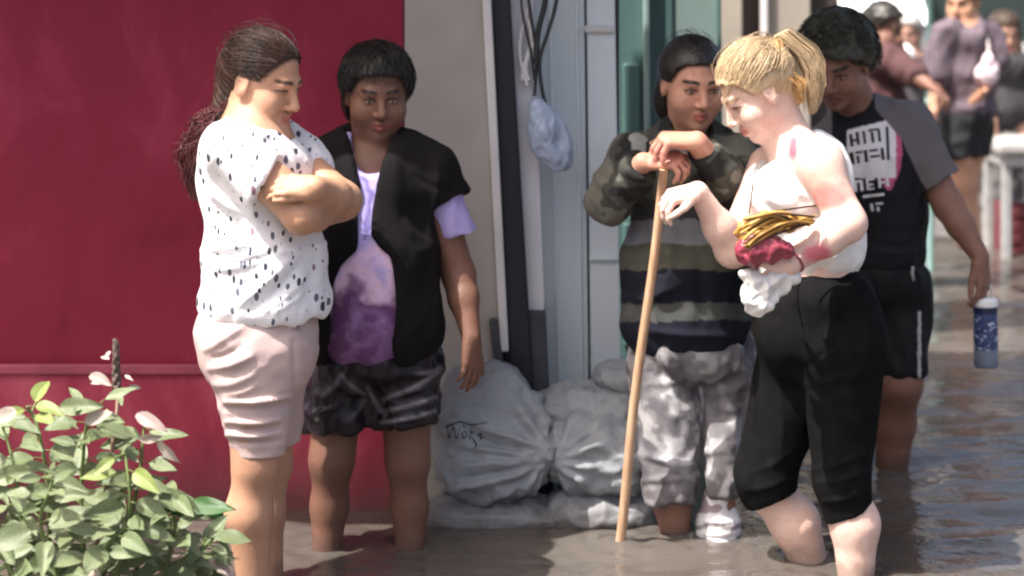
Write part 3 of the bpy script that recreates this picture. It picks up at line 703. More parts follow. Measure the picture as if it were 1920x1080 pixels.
# ------------------------------------------------------------------ woman leaning on the stick
def woman_stick():
    d = 6.15; B = V(*(P(1300, YHOR + FPX * CAMZ / d, d) - V(0, 0, .17))); f = yawf(175)
    S = Sdf(); h = Head(P(1298, 156, d - .03), yawf(166, -12), size=1.1); h.add(S, P(1290, 265, d + .02), .055, full=1.08)
    S.ell(P(1288, 370, d), (.15, .11, .18)); S.ell(P(1284, 500, d), (.16, .12, .18)); S.ell(P(1290, 620, d), (.16, .12, .14), k=.05)
    a1, a2 = P(1274, 1080, d - .02), P(1346, 1075, d - .03)
    leg(S, P(1245, 690, d), P(1256, 880, d - .05), a1, (.075, .05, .05, .042)); foot(S, a1, V(-.1, -1, 0))
    leg(S, P(1365, 690, d), P(1356, 870, d - .05), a2, (.075, .042, .035, .03), calf=(0, 0, 0)); foot(S, a2, V(.1, -1, 0))
    shr, elr, wrr = P(1192, 300, d), P(1146, 376, d - .13), P(1206, 304, d - .26)
    arm(S, shr, elr, wrr, (.05, .045, .04, .028)); shl, ell_, wrl = P(1388, 305, d), P(1402, 392, d - .12), P(1306, 266, d - .29)
    arm(S, shl, ell_, wrl, (.05, .046, .042, .031))
    hand(S, wrr + V(.012, 0, 0), V(1, -.25, .12), V(-.15, -.45, 1), 1, (.95, .75, .4), 1.0, thumb=(.7, .5, -.3), spread=.22)
    hand(S, wrl, V(-1, -.06, .10), V(-.05, -.3, 1), -1, (1.0, .35, .2), 1.08, thumb=(.7, .45, -.4), spread=.18)
    def ex(v, n, c):
        x, y = px_of(v); m = (sstep(1200, 1225, x) * (1 - sstep(1285, 1300, x)) * sstep(268, 280, y) * (1 - sstep(300, 318, y)) * (v[:, 1] < d - .2))[:, None]
        c = c * (1 - .45 * m) + np.array((.50, .17, .16)) * .45 * m
        return np.where((v[:, 2] < .3)[:, None], c * np.array((.52, .50, .50)), c)  # feet and shins darkened: wet mud, plus their shade put into the colour
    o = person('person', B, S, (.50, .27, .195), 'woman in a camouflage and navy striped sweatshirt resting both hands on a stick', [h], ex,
               paint_kw=dict(hair=(.012, .009, .008), lip=(.36, .11, .09), brow=(.02, .013, .01)))
    T = Sdf()
    T.ell(P(1288, 370, d), (.165, .150, .19), k=.05); T.ell(P(1282, 500, d - .01), (.188, .18, .17), k=.05); T.ell(P(1286, 605, d), (.186, .18, .13), k=.06)
    T.cone(P(1245, 275, d + .01), shr, .062, .075, .05); T.cone(P(1335, 275, d + .01), shl, .062, .075, .05)
    T.cone(P(1288, 250, d + .02), P(1288, 300, d + .02), .075, .1, .04)
    T.cut(P(1290, 656, d), (0, 0, -1), .006)
    def neck(X, Y, Z):
        c = P(1298, 236, d - .05); return ((1 - np.sqrt(((X - c[0]) / .062) ** 2 + ((Y - c[1]) / .085) ** 2 + ((Z - c[2]) / .075) ** 2)) * .05).astype(np.float32)
    T.cutfn(neck)
    A = Sdf(); A.cone(shr, elr, .074, .068, .03); A.cone(elr, wrr, .066, .044, .03); q = wrr + .02 * nrm(elr - wrr); A.cut(q, wrr - elr, .002)
    C = Sdf(); C.cone(shl, ell_, .074, .066, .03); C.cone(ell_, wrl, .062, .043, .03); C.cut(wrl + .045 * nrm(ell_ - wrl), wrl - ell_, .002)
    T.join(A, .03).join(C, .03)
    def stripes(v, n):
        x, y = px_of(v); y = y + 4 * fbm(v * 12, 6, 2); q = fbm(v * V(11, 11, 14), 31, 3)
        camo = np.where((q > .22)[:, None], (.125, .124, .105), np.where((q < -.25)[:, None], (.018, .019, .019), (.052, .054, .046)))
        light = (fbm(v * 8, 77, 2) > .45) & (y < 330); camo = np.where(light[:, None], (.26, .27, .26), camo)
        c = np.array(camo, float)
        arms = ((np.abs(x - 1288) > 118) & (y < 440)) | ((v[:, 1] < d - .185) & (y < 400))
        def band(y0, y1, k):
            m = ((y >= y0) & (y < y1) & ~arms)[:, None]; return np.where(m, k, c)
        c = band(385, 412, (.05, .055, .055)); c = band(412, 458, (.20, .205, .225)); c = band(458, 506, (.085, .085, .066)); c = band(506, 568, (.010, .011, .020)); c = band(568, 602, (.085, .09, .085)); c = band(602, 700, (.010, .011, .022))
        return c
    solid('sweatshirt', T, cloth_attr('sweatshirt_jersey', .9, .3), o, B, .006,
          lambda v, n: folds(v, .010, (8, 8, 5), 41) + creases(v, [(1140, 300, 1190, 360, 8, -.008), (1120, 330, 1170, 400, 8, .009), (1200, 620, 1380, 632, 9, .010), (1170, 560, 1260, 540, 9, .008), (1330, 340, 1390, 300, 8, .008), (1340, 300, 1372, 360, 7, -.008), (1180, 480, 1300, 470, 10, .006)]), stripes)
    K = Sdf(); K.ell(P(1298, 650, d), (.175, .15, .11), k=.05)
    K.cone(P(1246, 690, d), P(1260, 935, d - .06), .104, .074, .015); K.cone(P(1366, 690, d), P(1354, 920, d - .06), .092, .052, .015)
    K.cut(P(1260, 936, d - .06), (.03, 0, -1), .006)
    def hem2(X, Y, Z):
        e = P(1350, 915, d)[2] - Z; return np.where(X > P(1318, 0, d)[0], e, -1 + 0 * e + 0 * Y).astype(np.float32)
    K.cutfn(hem2)
    def camo(v, n):
        q = fbm(v * V(17, 17, 21), 51, 3); r = fbm(v * V(23, 23, 26) + 9, 52, 2)
        a, b, e = sstep(.15, .55, q)[:, None], sstep(-.05, -.5, q)[:, None], sstep(.35, .7, r)[:, None]
        c = np.array((.20, .19, .205)) * np.ones((len(v), 1)); c = c * (1 - a) + np.array((.46, .45, .47)) * a; c = c * (1 - b) + np.array((.115, .108, .122)) * b
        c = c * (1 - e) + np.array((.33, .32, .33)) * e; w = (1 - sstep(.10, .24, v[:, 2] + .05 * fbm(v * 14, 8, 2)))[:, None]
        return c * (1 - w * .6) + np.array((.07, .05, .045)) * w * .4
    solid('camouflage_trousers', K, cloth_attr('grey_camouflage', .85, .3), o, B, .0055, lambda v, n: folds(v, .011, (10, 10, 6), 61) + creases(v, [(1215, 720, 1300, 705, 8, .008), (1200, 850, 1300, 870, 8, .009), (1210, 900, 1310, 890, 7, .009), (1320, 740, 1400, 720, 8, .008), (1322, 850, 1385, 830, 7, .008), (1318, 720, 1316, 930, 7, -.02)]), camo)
    W = Sdf(); W.cone(P(1345, 908, d - .06), P(1346, 980, d - .04), .030, .058, .02); W.cone(P(1346, 980, d - .04), P(1346, 1040, d - .04), .058, .060, .02)
    W.cone(P(1346, 1035, d - .04), P(1350, 1065, d - .16), .05, .045, .03)
    def bc(v, n):
        x, y = px_of(v); c = np.full((len(v), 3), .78); c[:, 1] *= .97
        m = ((fbm(v * V(24, 24, 24), 71, 3) > .18) & (y > 925) & (y < 962))[:, None]; c = np.where(m, (.30, .24, .27), c)
        m = (np.abs(y - 987 + 3 * np.sin(x * .1)) < 4)[:, None]; return np.where(m, (.34, .30, .31), c)
    solid('boot', W, cloth_attr('white_rubber', .5, .2), o, B, .005, lambda v, n: folds(v, .004, (20, 20, 12), 73) + creases(v, [(1312, 975, 1385, 975, 4, .006), (1312, 1000, 1385, 998, 4, .005)]), bc)
    HM = hair_mat('pulled_back_black_hair', (.005, .004, .004), (.026, .022, .021))
    Q = Sdf(); h.cap(Q, .009, vol=(1.07, 1, 1.0)); Q.ell(h.w(-.03, -.06, -.055), (.062, .05, .085), h.R, .03); Q.ell(h.w(.03, -.06, -.055), (.062, .05, .085), h.R, .03); ho = solid('hair', Q, HM, o, B, .006, lambda v, n: .001 * vnoise(h.loc(v) * 80, 3))
    Q.ell(h.w(0, -.115, .03), .035, k=.02)
    strands('hair_strands', h.combed((0, -1, .1), 1700, 13, .008), .0009, .0006, HM, ho, B)
    strands('loose_hair', h.flyaway(50, 16), .0007, .0004, HM, ho, B)
    # the stick: top under her palms, foot in the water
    t0, t1 = P(1244, 318, d - .31), P(1160, 1022, 6.02); e = t1 + (t1 - t0) * .13
    w = empty('walking_stick', e); tag(w, 'plain pale wooden stick under the hands of the sweatshirt woman', 'stick')
    g = NG('pale_wood'); n = g.noise(g.obj((9, 9, .8)), 8, 5, .6); g.col(g.ramp(n, [(.3, (.40, .235, .135)), (.7, (.60, .40, .26))])).set(Roughness=.55).bump(n, .25, .003)
    tt = np.linspace(0, 1, 14)[:, None]; L = t0 + (e - t0) * tt + V(.004, 0, 0) * np.sin(tt * 9)
    so = tubeo('shaft', L, np.linspace(.0125, .0145, 14), g.m, None, e); so.parent = w
    so = tubeo('stick_end', [e + (t0 - e) * .0, e + (t0 - e) * .03], .0165, simple('dark_rubber', (.03, .03, .03), .8), None, e); so.parent = w
if 'cane' in WHO: woman_stick()
# ------------------------------------------------------------------ man with the bottle
def man_bottle():
    d = 6.95; B = V(*(P(1660, YHOR + FPX * CAMZ / d, d) - V(0, 0, .17))); f = yawf(215)
    S = Sdf(); h = Head(P(1572, 118, d - .12), yawf(206, -26), size=1.16); h.add(S, P(1615, 225, d), .064)
    S.ell(P(1645, 300, d), (.13, .10, .15)); S.ell(P(1655, 430, d), (.11, .10, .17)); S.ell(P(1655, 540, d), (.11, .10, .14), k=.05)
    sh, el, wr = P(1700, 240, d - .02), P(1778, 385, d - .08), P(1838, 482, d - .16)
    arm(S, sh, el, wr, (.064, .050, .043, .030)); hand(S, wr, V(.12, -.1, -1), V(.80, -.6, .05), -1, (.30, .50, .35), 1.05, thumb=(.85, .35, -.25))
    sh2, el2, wr2 = P(1560, 270, d + .02), P(1515, 420, d - .05), P(1500, 520, d - .12); arm(S, sh2, el2, wr2, (.064, .05, .043, .03)); hand(S, wr2, V(0, -.2, -1), V(-.8, -.5, 0), 1, (.3, .4, .3), 1.05)
    kn, an = P(1688, 716, d - .06), P(1668, 950, d + .05); leg(S, P(1690, 560, d), kn, an, (.095, .073, .066, .042), calf=(0, .03, 0)); foot(S, an, f)
    kn, an = P(1598, 716, d + .02), P(1596, 950, d + .08); leg(S, P(1615, 560, d), kn, an, (.095, .073, .066, .042), calf=(0, .03, 0)); foot(S, an, f)
    o = person('person', B, S, (.25, .125, .088), 'man leaning forward in a black printed shirt with grey sleeves, dangling a bottle', [h], paint_kw=dict(lip=(.16, .06, .05), brow=(.012, .01, .008)))
    T = Sdf(); T.ell(P(1642, 300, d), (.172, .145, .165), k=.05); T.ell(P(1662, 400, d), (.140, .14, .17), k=.06); T.ell(P(1655, 475, d), (.140, .14, .09), k=.05)
    T.cone(P(1618, 218, d + .01), sh, .075, .080, .05); T.cone(P(1612, 222, d + .01), sh2, .07, .08, .05); T.cone(P(1604, 208, d - .02), P(1625, 250, d), .072, .09, .03)
    T.cut(P(1660, 508, d), (-.05, 0, -1), .005)
    def neck(X, Y, Z):
        c = P(1588, 178, d - .08); return ((1 - np.sqrt(((X - c[0]) / .085) ** 2 + ((Y - c[1]) / .09) ** 2 + ((Z - c[2]) / .075) ** 2)) * .05).astype(np.float32)
    T.cutfn(neck)
    A = Sdf(); A.cone(sh, P(1772, 370, d - .07), .082, .082, .04); A.cut(P(1757, 338, d - .05), (.5, 0, -.85), .003)
    A2 = Sdf(); A2.cone(sh2, P(1515, 400, d - .04), .082, .082, .04); A2.cut(P(1522, 370, d - .05), (-.3, 0, -.95), .003); T.join(A, .03).join(A2, .03)
    def print_(v, n):
        x, y = px_of(v); c = np.tile(np.array((.011, .010, .013)), (len(v), 1))
        grey = (x > np.interp(y, [150, 205, 260, 330, 360], [1632, 1642, 1690, 1722, 1740])) | (x < 1560); c[grey] = (.135, .118, .122)
        col_ = (y < 222) & (x > 1570) & (x < 1640); c[col_] = (.010, .010, .014)
        fr = (n[:, 1] < .2) & (~grey)
        pink = fr & (np.hypot((x - 1668) / 24, (y - 282) / 66) < 1 + .15 * fbm(v * 14, 3, 2)); c[pink] = (.50, .10, .20)
        w = fr & (x > 1588) & (x < 1680) & (y > 222 + (1676 - x) * .25) & (y < 334); c[w] = (.74, .70, .72)
        return c
    m = NG('printed_jersey')
    m.col(m.attr()).set(Roughness=.85, Specular_IOR_Level=.25); m.bump(m.noise(m.obj(), 40, 4), .3, .005)
    so = solid('shirt', T, m.m, o, B, .004, lambda v, n: folds(v, .009, (8, 8, 5), 111) + creases(v, [(1650, 450, 1725, 440, 8, .006), (1640, 470, 1720, 472, 6, .006)]), print_)
    # the shirt print: block lettering in strips lying on the chest
    dg = bpy.context.evaluated_depsgraph_get(); me = so.data
    from mathutils.bvhtree import BVHTree
    bv = BVHTree.FromPolygons([v.co + Vector(B) for v in me.vertices], [p.vertices[:] for p in me.polygons])
    def on(px, py, lift=.0025):
        r = (Vector(P(px, py, 1.0)) - Vector((0, 0, CAMZ))).normalized(); hit = bv.ray_cast(Vector((0, 0, CAMZ)), r)
        return None if hit[0] is None else np.array(hit[0] + hit[1] * lift)
    def decal(name, rects, mt, lift):
        vs, fs = [], []
        for (x0, y0, x1, y1, sk) in rects:
            nx, ny = max(1, int(abs(x1 - x0) / 6)), max(1, int(abs(y1 - y0) / 6)); g0 = len(vs); ok = True; tmp = []
            for i in range(nx + 1):
                for j in range(ny + 1):
                    q = on(x0 + (x1 - x0) * i / nx + sk * j / ny, y0 + (y1 - y0) * j / ny + (x1 - x0) * i / nx * -.12, lift)
                    if q is None: ok = False; break
                    tmp.append(q)
                if not ok: break
            if not ok: continue
            vs += tmp; fs += [(g0 + i * (ny + 1) + j, g0 + (i + 1) * (ny + 1) + j, g0 + (i + 1) * (ny + 1) + j + 1, g0 + i * (ny + 1) + j + 1) for i in range(nx) for j in range(ny)]
        if vs: link(name, raw_mesh(name, np.array(vs) - B, np.array(fs)), mt, so)
    INK, INKW = simple('print_black', (.012, .014, .016), .8), simple('print_white', (.74, .72, .74), .8)
    R = [(1592, 252, 1598, 275, 3), (1604, 248, 1610, 272, 3), (1598, 262, 1606, 266, 0), (1617, 246, 1622, 270, 3), (1628, 243, 1645, 247, 0), (1632, 248, 1637, 268, 3), (1644, 242, 1649, 266, 3),
         (1592, 286, 1600, 308, 3), (1604, 284, 1618, 288, 0), (1606, 292, 1611, 306, 2), (1620, 282, 1626, 304, 3), (1630, 281, 1646, 285, 0), (1632, 292, 1650, 296, 0), (1650, 278, 1656, 300, 3), (1660, 238, 1665, 300, 3)]
    decal('print_lettering', R, INK, .003)
    R = [(1600, 338, 1606, 360, 2), (1606, 338, 1616, 342, 0), (1612, 338, 1618, 358, 2), (1624, 334, 1629, 356, 2), (1629, 334, 1640, 338, 0), (1629, 344, 1638, 348, 0), (1629, 352, 1640, 356, 0), (1646, 331, 1651, 352, 2), (1651, 340, 1660, 344, 0), (1660, 330, 1665, 350, 2),
         (1618, 366, 1658, 371, 0), (1632, 382, 1637, 396, 2), (1642, 380, 1656, 384, 0), (1644, 388, 1649, 396, 1)]
    decal('print_lettering', R, INKW, .003)
    K = Sdf(); K.ell(P(1655, 520, d), (.145, .14, .12), k=.05); K.cone(P(1690, 560, d), P(1690, 690, d - .05), .105, .088, .04); K.cone(P(1615, 560, d), P(1602, 690, d), .105, .088, .04)
    K.cut(P(1660, 694, d), (.04, 0, -1), .004); K.cut(P(1660, 486, d), (0, 0, 1))
    def stripe(v, n):
        x, y = px_of(v); c = np.tile(np.array((.008, .008, .010)), (len(v), 1)); c[(np.abs(x - 1724) < 3) & (y > 585)] = (.45, .45, .45); return c
    ko = solid('shorts', K, cloth_attr('black_polyester', .7, .3), o, B, .005, lambda v, n: folds(v, .008, (9, 9, 6), 117), stripe)
    link_ = [P(1712, 500, d - .16), P(1710, 512, d - .165), P(1713, 526, d - .16)]
    strands('key_ring', [np.array(link_)], .007, .005, simple('steel', (.6, .6, .6), .3, Metallic=.8), ko, B)
    HM = hair_mat('dark_curly_hair', (.010, .010, .007), (.075, .072, .052), (1, 1, 1), .5)
    Q = Sdf(); h.cap(Q, .022, vol=(1.10, 1.04, 1.12)); ho = solid('hair', Q, HM, o, B, .006, lambda v, n: (.014 * vnoise(v * 34, 3) + .004) + .004 * vnoise(v * 110, 4))
    rng = np.random.RandomState(31); L = []
    while len(L) < 1100:
        q = rng.normal(size=3); q /= np.linalg.norm(q)
        if q[2] < -.35 or (q[1] > .5 and q[2] < .55) or (q[1] > .1 and q[2] < .1): continue
        p0 = h.surf(q, .024, (1.12, 1.05, 1.14)); n = h.R @ q; t = np.linspace(0, 1, 12)[:, None]; u, w = nrm(np.cross(n, V(.3, .2, .9))), None; w = np.cross(n, u); a = t * rng.uniform(2, 4.5) + rng.uniform(0, 6)
        L.append(p0 + n * .018 * t + h.R @ V(0, .012, -.01) * t + .007 * (np.cos(a) * u + np.sin(a) * w))
    strands('curls', L, .0017, .0007, HM, ho, B)
    # bottle
    tp, bt = P(1847, 563, d - .16), P(1849, 690, d - .17); bo = empty('bottle', bt); tag(bo, 'small blue bottle with a white top dangling over the water', 'bottle'); B0 = V(*bt)
    def lathe(name, prof, m):
        ax = nrm(tp - bt); x = nrm(np.cross(ax, V(0, 1, 0))); y = np.cross(ax, x); n = 28; vs, fs = [], []
        for (r, z) in prof:
            for k in range(n): a = 6.28318 * k / n; vs.append(ax * z + r * (x * math.cos(a) + y * math.sin(a)))
        for j in range(len(prof) - 1):
            for k in range(n): fs.append((j * n + k, j * n + (k + 1) % n, (j + 1) * n + (k + 1) % n, (j + 1) * n + k))
        return link(name, raw_mesh(name, np.array(vs), np.array(fs)[:, ::-1]), m, bo)
    PLW = simple('white_plastic', (.78, .78, .78), .35, .05, 10, 0); CLR = simple('cloudy_plastic', (.16, .19, .26), .2, .15, 12, .1)
    g = NG('blue_label'); n = g.noise(g.obj(), 34, 3, .6, 1.5); n2 = g.noise(g.obj((1, 1, 1.5)), 38, 3, .5, 1.2)
    g.col(g.mix(g.math('GREATER_THAN', n2, .60), g.ramp(n, [(.35, (.014, .024, .085)), (.55, (.035, .055, .16)), (.75, (.12, .17, .30))]), (.45, .50, .60))).set(Roughness=.35)
    lathe('bottle_body', [(.001, 0), (.034, .002), (.039, .010), (.039, .062), (.0385, .066)], CLR)
    lathe('label', [(.0392, .060), (.0392, .196)], g.m); lathe('label_band', [(.0394, .176), (.0394, .198)], simple('navy_band', (.010, .014, .05), .4))
    lathe('lid', [(.0392, .197), (.040, .199), (.040, .216), (.036, .224), (.001, .226)], PLW)
    ax = nrm(tp - bt); tl = np.linspace(0, 1, 14)
    strands('carry_loop', [np.stack([ax * (.222 + .055 * math.sin(math.pi * q)) + V(.026 * math.cos(math.pi * q), 0, 0) for q in tl])], .003, .003, PLW, bo)
if 'man' in WHO: man_bottle()
# ------------------------------------------------------------------ woman in the flowered blouse
def woman_blouse():
    d = 5.6; B = P(480, YHOR + FPX * CAMZ / d, d) - V(0, 0, .17); B = V(*B)
    f = yawf(108); fr = yawf(108 + 90)                     # facing; fr = her right hand side (towards the camera)
    S = Sdf()
    h = Head(P(492, 152, d), yawf(116, -17), size=1.10, hl=.084)
    h.add(S, P(462, 245, d), .058)
    # torso under the blouse, legs, feet
    S.ell(P(475, 330, d), (.13, .16, .2)); S.ell(P(488, 470, d), (.14, .17, .18)); S.ell(P(488, 610, d), (.14, .17, .13), k=.05)
    kn, an = P(480, 868, d - .10), P(482, 1150, d - .08)
    leg(S, P(472, 660, d - .09), kn, an, (.10, .060, .058, .038), calf=(-.020, 0, 0)); foot(S, an, f)
    kn2, an2 = P(508, 868, d + .12), P(506, 1150, d + .12)
    leg(S, P(495, 660, d + .09), kn2, an2, (.10, .056, .053, .036), calf=(-.018, 0, 0)); foot(S, an2, f)
    # arms: right upper arm near the camera, left forearm laid over it
    shr, shl = P(448, 280, d - .17), P(530, 276, d + .14)
    elr = P(566, 404, d - .21); wrr = P(628, 396, d + .0)
    arm(S, shr, elr, wrr, (.052, .047, .042, .031), .02)
    S.ell(P(515, 345, d - .19), (.054, .046, .046), k=.03)
    hand(S, wrr, V(.1, .8, .4), V(.8, -.2, .4), 1, (.3, .5, .3), .95)
    ell_ = P(642, 376, d - .05); wrl = P(588, 352, d - .252)
    arm(S, shl, ell_, wrl, (.05, .048, .044, .032), .025)
    hand(S, wrl + V(.005, 0, 0), V(-.97, -.02, .10), V(.1, -.75, .65), 1, (.3, .4, .3), .85, thumb=(.95, .3, -.2), spread=.0)
    o = person('person', B, S, (.455, .26, .172), 'woman with crossed arms in a white flowered blouse and pale pink knee shorts', [h],
               paint_kw=dict(lip=(.38, .14, .11), brow=(.06, .03, .02), closed=True, hair=(.035, .018, .012)))
    # blouse
    T = Sdf()
    T.ell(P(478, 330, d), (.140, .19, .175), k=.05); T.ell(P(500, 326, d + .03), (.11, .15, .10), k=.06)
    T.ell(P(492, 450, d), (.146, .19, .15), k=.06); T.ell(P(497, 562, d), (.176, .205, .11), k=.07)
    T.ell(P(500, 490, d), (.155, .19, .12), k=.06)
    T.cone(P(450, 252, d - .03), P(424, 278, d - .13), .050, .066, .05); T.cone(P(455, 252, d + .03), P(524, 292, d + .14), .046, .062, .05)
    T.ell(P(416, 335, d - .02), (.050, .13, .12), k=.05)
    T.cut(P(495, 588, d), (0.02, 0, -1), .006)
    A = Sdf(); A.cone(shr + V(-.012, 0, .005), P(505, 345, d - .185), .074, .079, .04)
    A.cut(P(500, 340, d - .18), (.70, -.05, -.42), .003)
    A2 = Sdf(); A2.cone(shl, P(575, 320, d + .10), .076, .082, .04)
    T.join(A, .03).join(A2, .03)
    hc = h
    def neckhole(X, Y, Z):
        c = P(482, 234, d); r = np.sqrt(((X - c[0]) / .080) ** 2 + ((Y - c[1]) / .075) ** 2 + ((Z - c[2] + (X - c[0]) * .5) / .05) ** 2)
        return ((1 - r) * .05).astype(np.float32)
    T.cutfn(neckhole)
    cr = [(385, 470, 470, 455, 7, .010), (390, 492, 500, 470, 6, .008), (470, 585, 590, 470, 8, -.008), (430, 585, 540, 490, 7, .008), (500, 580, 600, 500, 7, .007),
          (400, 380, 460, 430, 8, -.006), (560, 590, 600, 480, 8, -.006), (380, 520, 420, 590, 7, .006), (450, 300, 480, 345, 6, -.005), (530, 470, 610, 455, 7, .008), (405, 230, 395, 330, 9, .004), (395, 475, 460, 470, 5, -.008), (390, 505, 480, 492, 5, .008), (480, 580, 575, 480, 6, -.007), (455, 570, 520, 495, 5, .006), (515, 585, 605, 520, 5, .007), (400, 360, 455, 400, 6, .007), (405, 420, 470, 420, 5, -.005)]
    def dsp(v, n): return creases(v, cr) + folds(v, .007, (7, 7, 4), 4) - .002
    g = NG('flowered_cotton'); vv = g.obj((1, 1, 1))
    nz = g.node('TexNoise'); nz.inputs['Scale'].default_value = 30; g.L(vv, nz.inputs['Vector'])
    w = g.mix(.010, vv, nz.outputs['Color'])
    def dots(scale, r, rot):
        m = g.node('Mapping'); g.L(w, m.inputs[0]); m.inputs['Scale'].default_value = (scale * 1.25, scale * .3, scale * .62); m.inputs['Rotation'].default_value = (0, rot, 0)
        vo = g.node('TexVoronoi'); vo.inputs['Scale'].default_value = 1; vo.inputs['Randomness'].default_value = .8; g.L(m.outputs[0], vo.inputs['Vector'])
        rad = g.math('MULTIPLY', g.node('SeparateColor').outputs[0], 0)
        sp = g.node('SeparateColor'); g.L(vo.outputs['Color'], sp.inputs[0])
        thr = g.math('MULTIPLY_ADD', sp.outputs[0], r * .7, r * .45)
        return g.math('LESS_THAN', vo.outputs['Distance'], thr), sp.outputs[1]
    a, ca = dots(42, .30, .6); b, cb = dots(58, .20, -.5)
    dark = g.ramp(ca, [(0, (.05, .055, .08)), (.6, (.12, .13, .18)), (.92, (.30, .17, .22))], 'CONSTANT')
    c = g.mix(b, (.80, .79, .82), (.52, .52, .60)); c = g.mix(a, c, dark)
    g.col(c).set(Roughness=.85, Specular_IOR_Level=.25); g.bump(g.math('ADD', g.noise(vv, 34, 4), g.math('MULTIPLY', g.noise(vv, 400, 2), .2)), .5, .008)
    solid('blouse', T, g.m, o, B, .006, dsp)
    # knee shorts
    K = Sdf()
    K.ell(P(484, 620, d), (.156, .19, .13), k=.05)
    K.cone(P(470, 650, d - .085), P(486, 845, d - .10), .124, .070, .03); K.cone(P(500, 650, d + .08), P(516, 860, d + .12), .116, .064, .03)
    K.ell(P(528, 660, d - .04), (.085, .13, .12), k=.05); K.ell(P(424, 640, d - .02), (.075, .14, .10), k=.04)
    K.cutfn(lambda X, Y, Z: (np.where(Y < d + .015, P(0, 834, d)[2], P(0, 848, d)[2]) - Z + 0 * X).astype(np.float32)); K.cut(P(480, 575, d), (0, 0, 1))
    cr = [(385, 655, 455, 612, 7, .012), (400, 672, 450, 650, 6, -.010), (395, 690, 470, 668, 7, .011), (405, 722, 470, 705, 8, .008), (425, 752, 545, 742, 5, .014), (425, 765, 545, 757, 6, -.010),
          (430, 790, 520, 786, 5, .013), (430, 801, 520, 800, 5, -.010), (430, 814, 520, 812, 5, .012), (430, 826, 525, 826, 4, -.008), (545, 590, 590, 640, 9, -.007), (550, 640, 556, 830, 6, -.008), (430, 740, 480, 722, 6, .006)]
    solid('knee_shorts', K, simple('pale_pink_cotton', (.47, .355, .345), .8, .08, 9, .3, 50), o, B, .006, lambda v, n: creases(v, cr) + folds(v, .005, (6, 6, 9), 8))
    # hair: pulled back cap plus a curly tail down her back
    HM = hair_mat('dark_brown_hair', (.010, .005, .004), (.055, .026, .018))
    Q = Sdf(); h.cap(Q, .008, vol=(1, 1, .98)); Q.cone(h.w(0, -.095, .02), P(418, 215, d + .01), .036, .034, .03)
    def hd(v, n):
        q = h.loc(v); return .0012 * np.sin(q[:, 2] * 420 + q[:, 1] * 200 + 3 * vnoise(q * 30, 2)) * np.clip(np.abs(q[:, 0]) * 20, 0, 1) + .001 * vnoise(q * 90, 3)
    ho = solid('hair', Q, HM, o, B, .006, hd)
    strands('hair_strands', h.combed((0, -.95, -.25), 1700, 3, .009), .0009, .0006, HM, ho, B)
    strands('loose_hair', h.flyaway(70, 6), .0007, .0004, HM, ho, B)
    HR = hair_mat('reddish_curls', (.024, .007, .008), (.16, .040, .044), (1, 1, .5))
    rng = random.Random(4); L = []
    for i in range(900):
        t = np.linspace(0, 1, 26); ph = rng.uniform(0, 6.28); fr_ = rng.uniform(2.5, 6); am = rng.uniform(.003, .010)
        ox, oy = rng.gauss(0, .018), rng.gauss(0, .028); e = rng.uniform(.62, 1.0)
        cx = np.interp(t * e, [0, .25, .6, 1], [424, 388, 356, 366]); cy = np.interp(t * e, [0, .25, .6, 1], [190, 222, 290, 378])
        wd = np.interp(t * e, [0, .3, .6, 1], [.45, .75, .85, .35])
        L.append(np.stack([(cx - 960) * d / FPX + ox * wd + am * np.sin(fr_ * 6.28 * t + ph) * sstep(0, .3, t), d + .02 + oy * wd + am * np.cos(fr_ * 6.28 * t + ph) * sstep(0, .3, t), CAMZ - (cy - YHOR) * d / FPX + .006 * np.sin(fr_ * 9 * t)], 1))
    strands('ponytail', L, .0013, .0007, HR, o, B)
    return o
if 'w1' in WHO: woman_blouse()
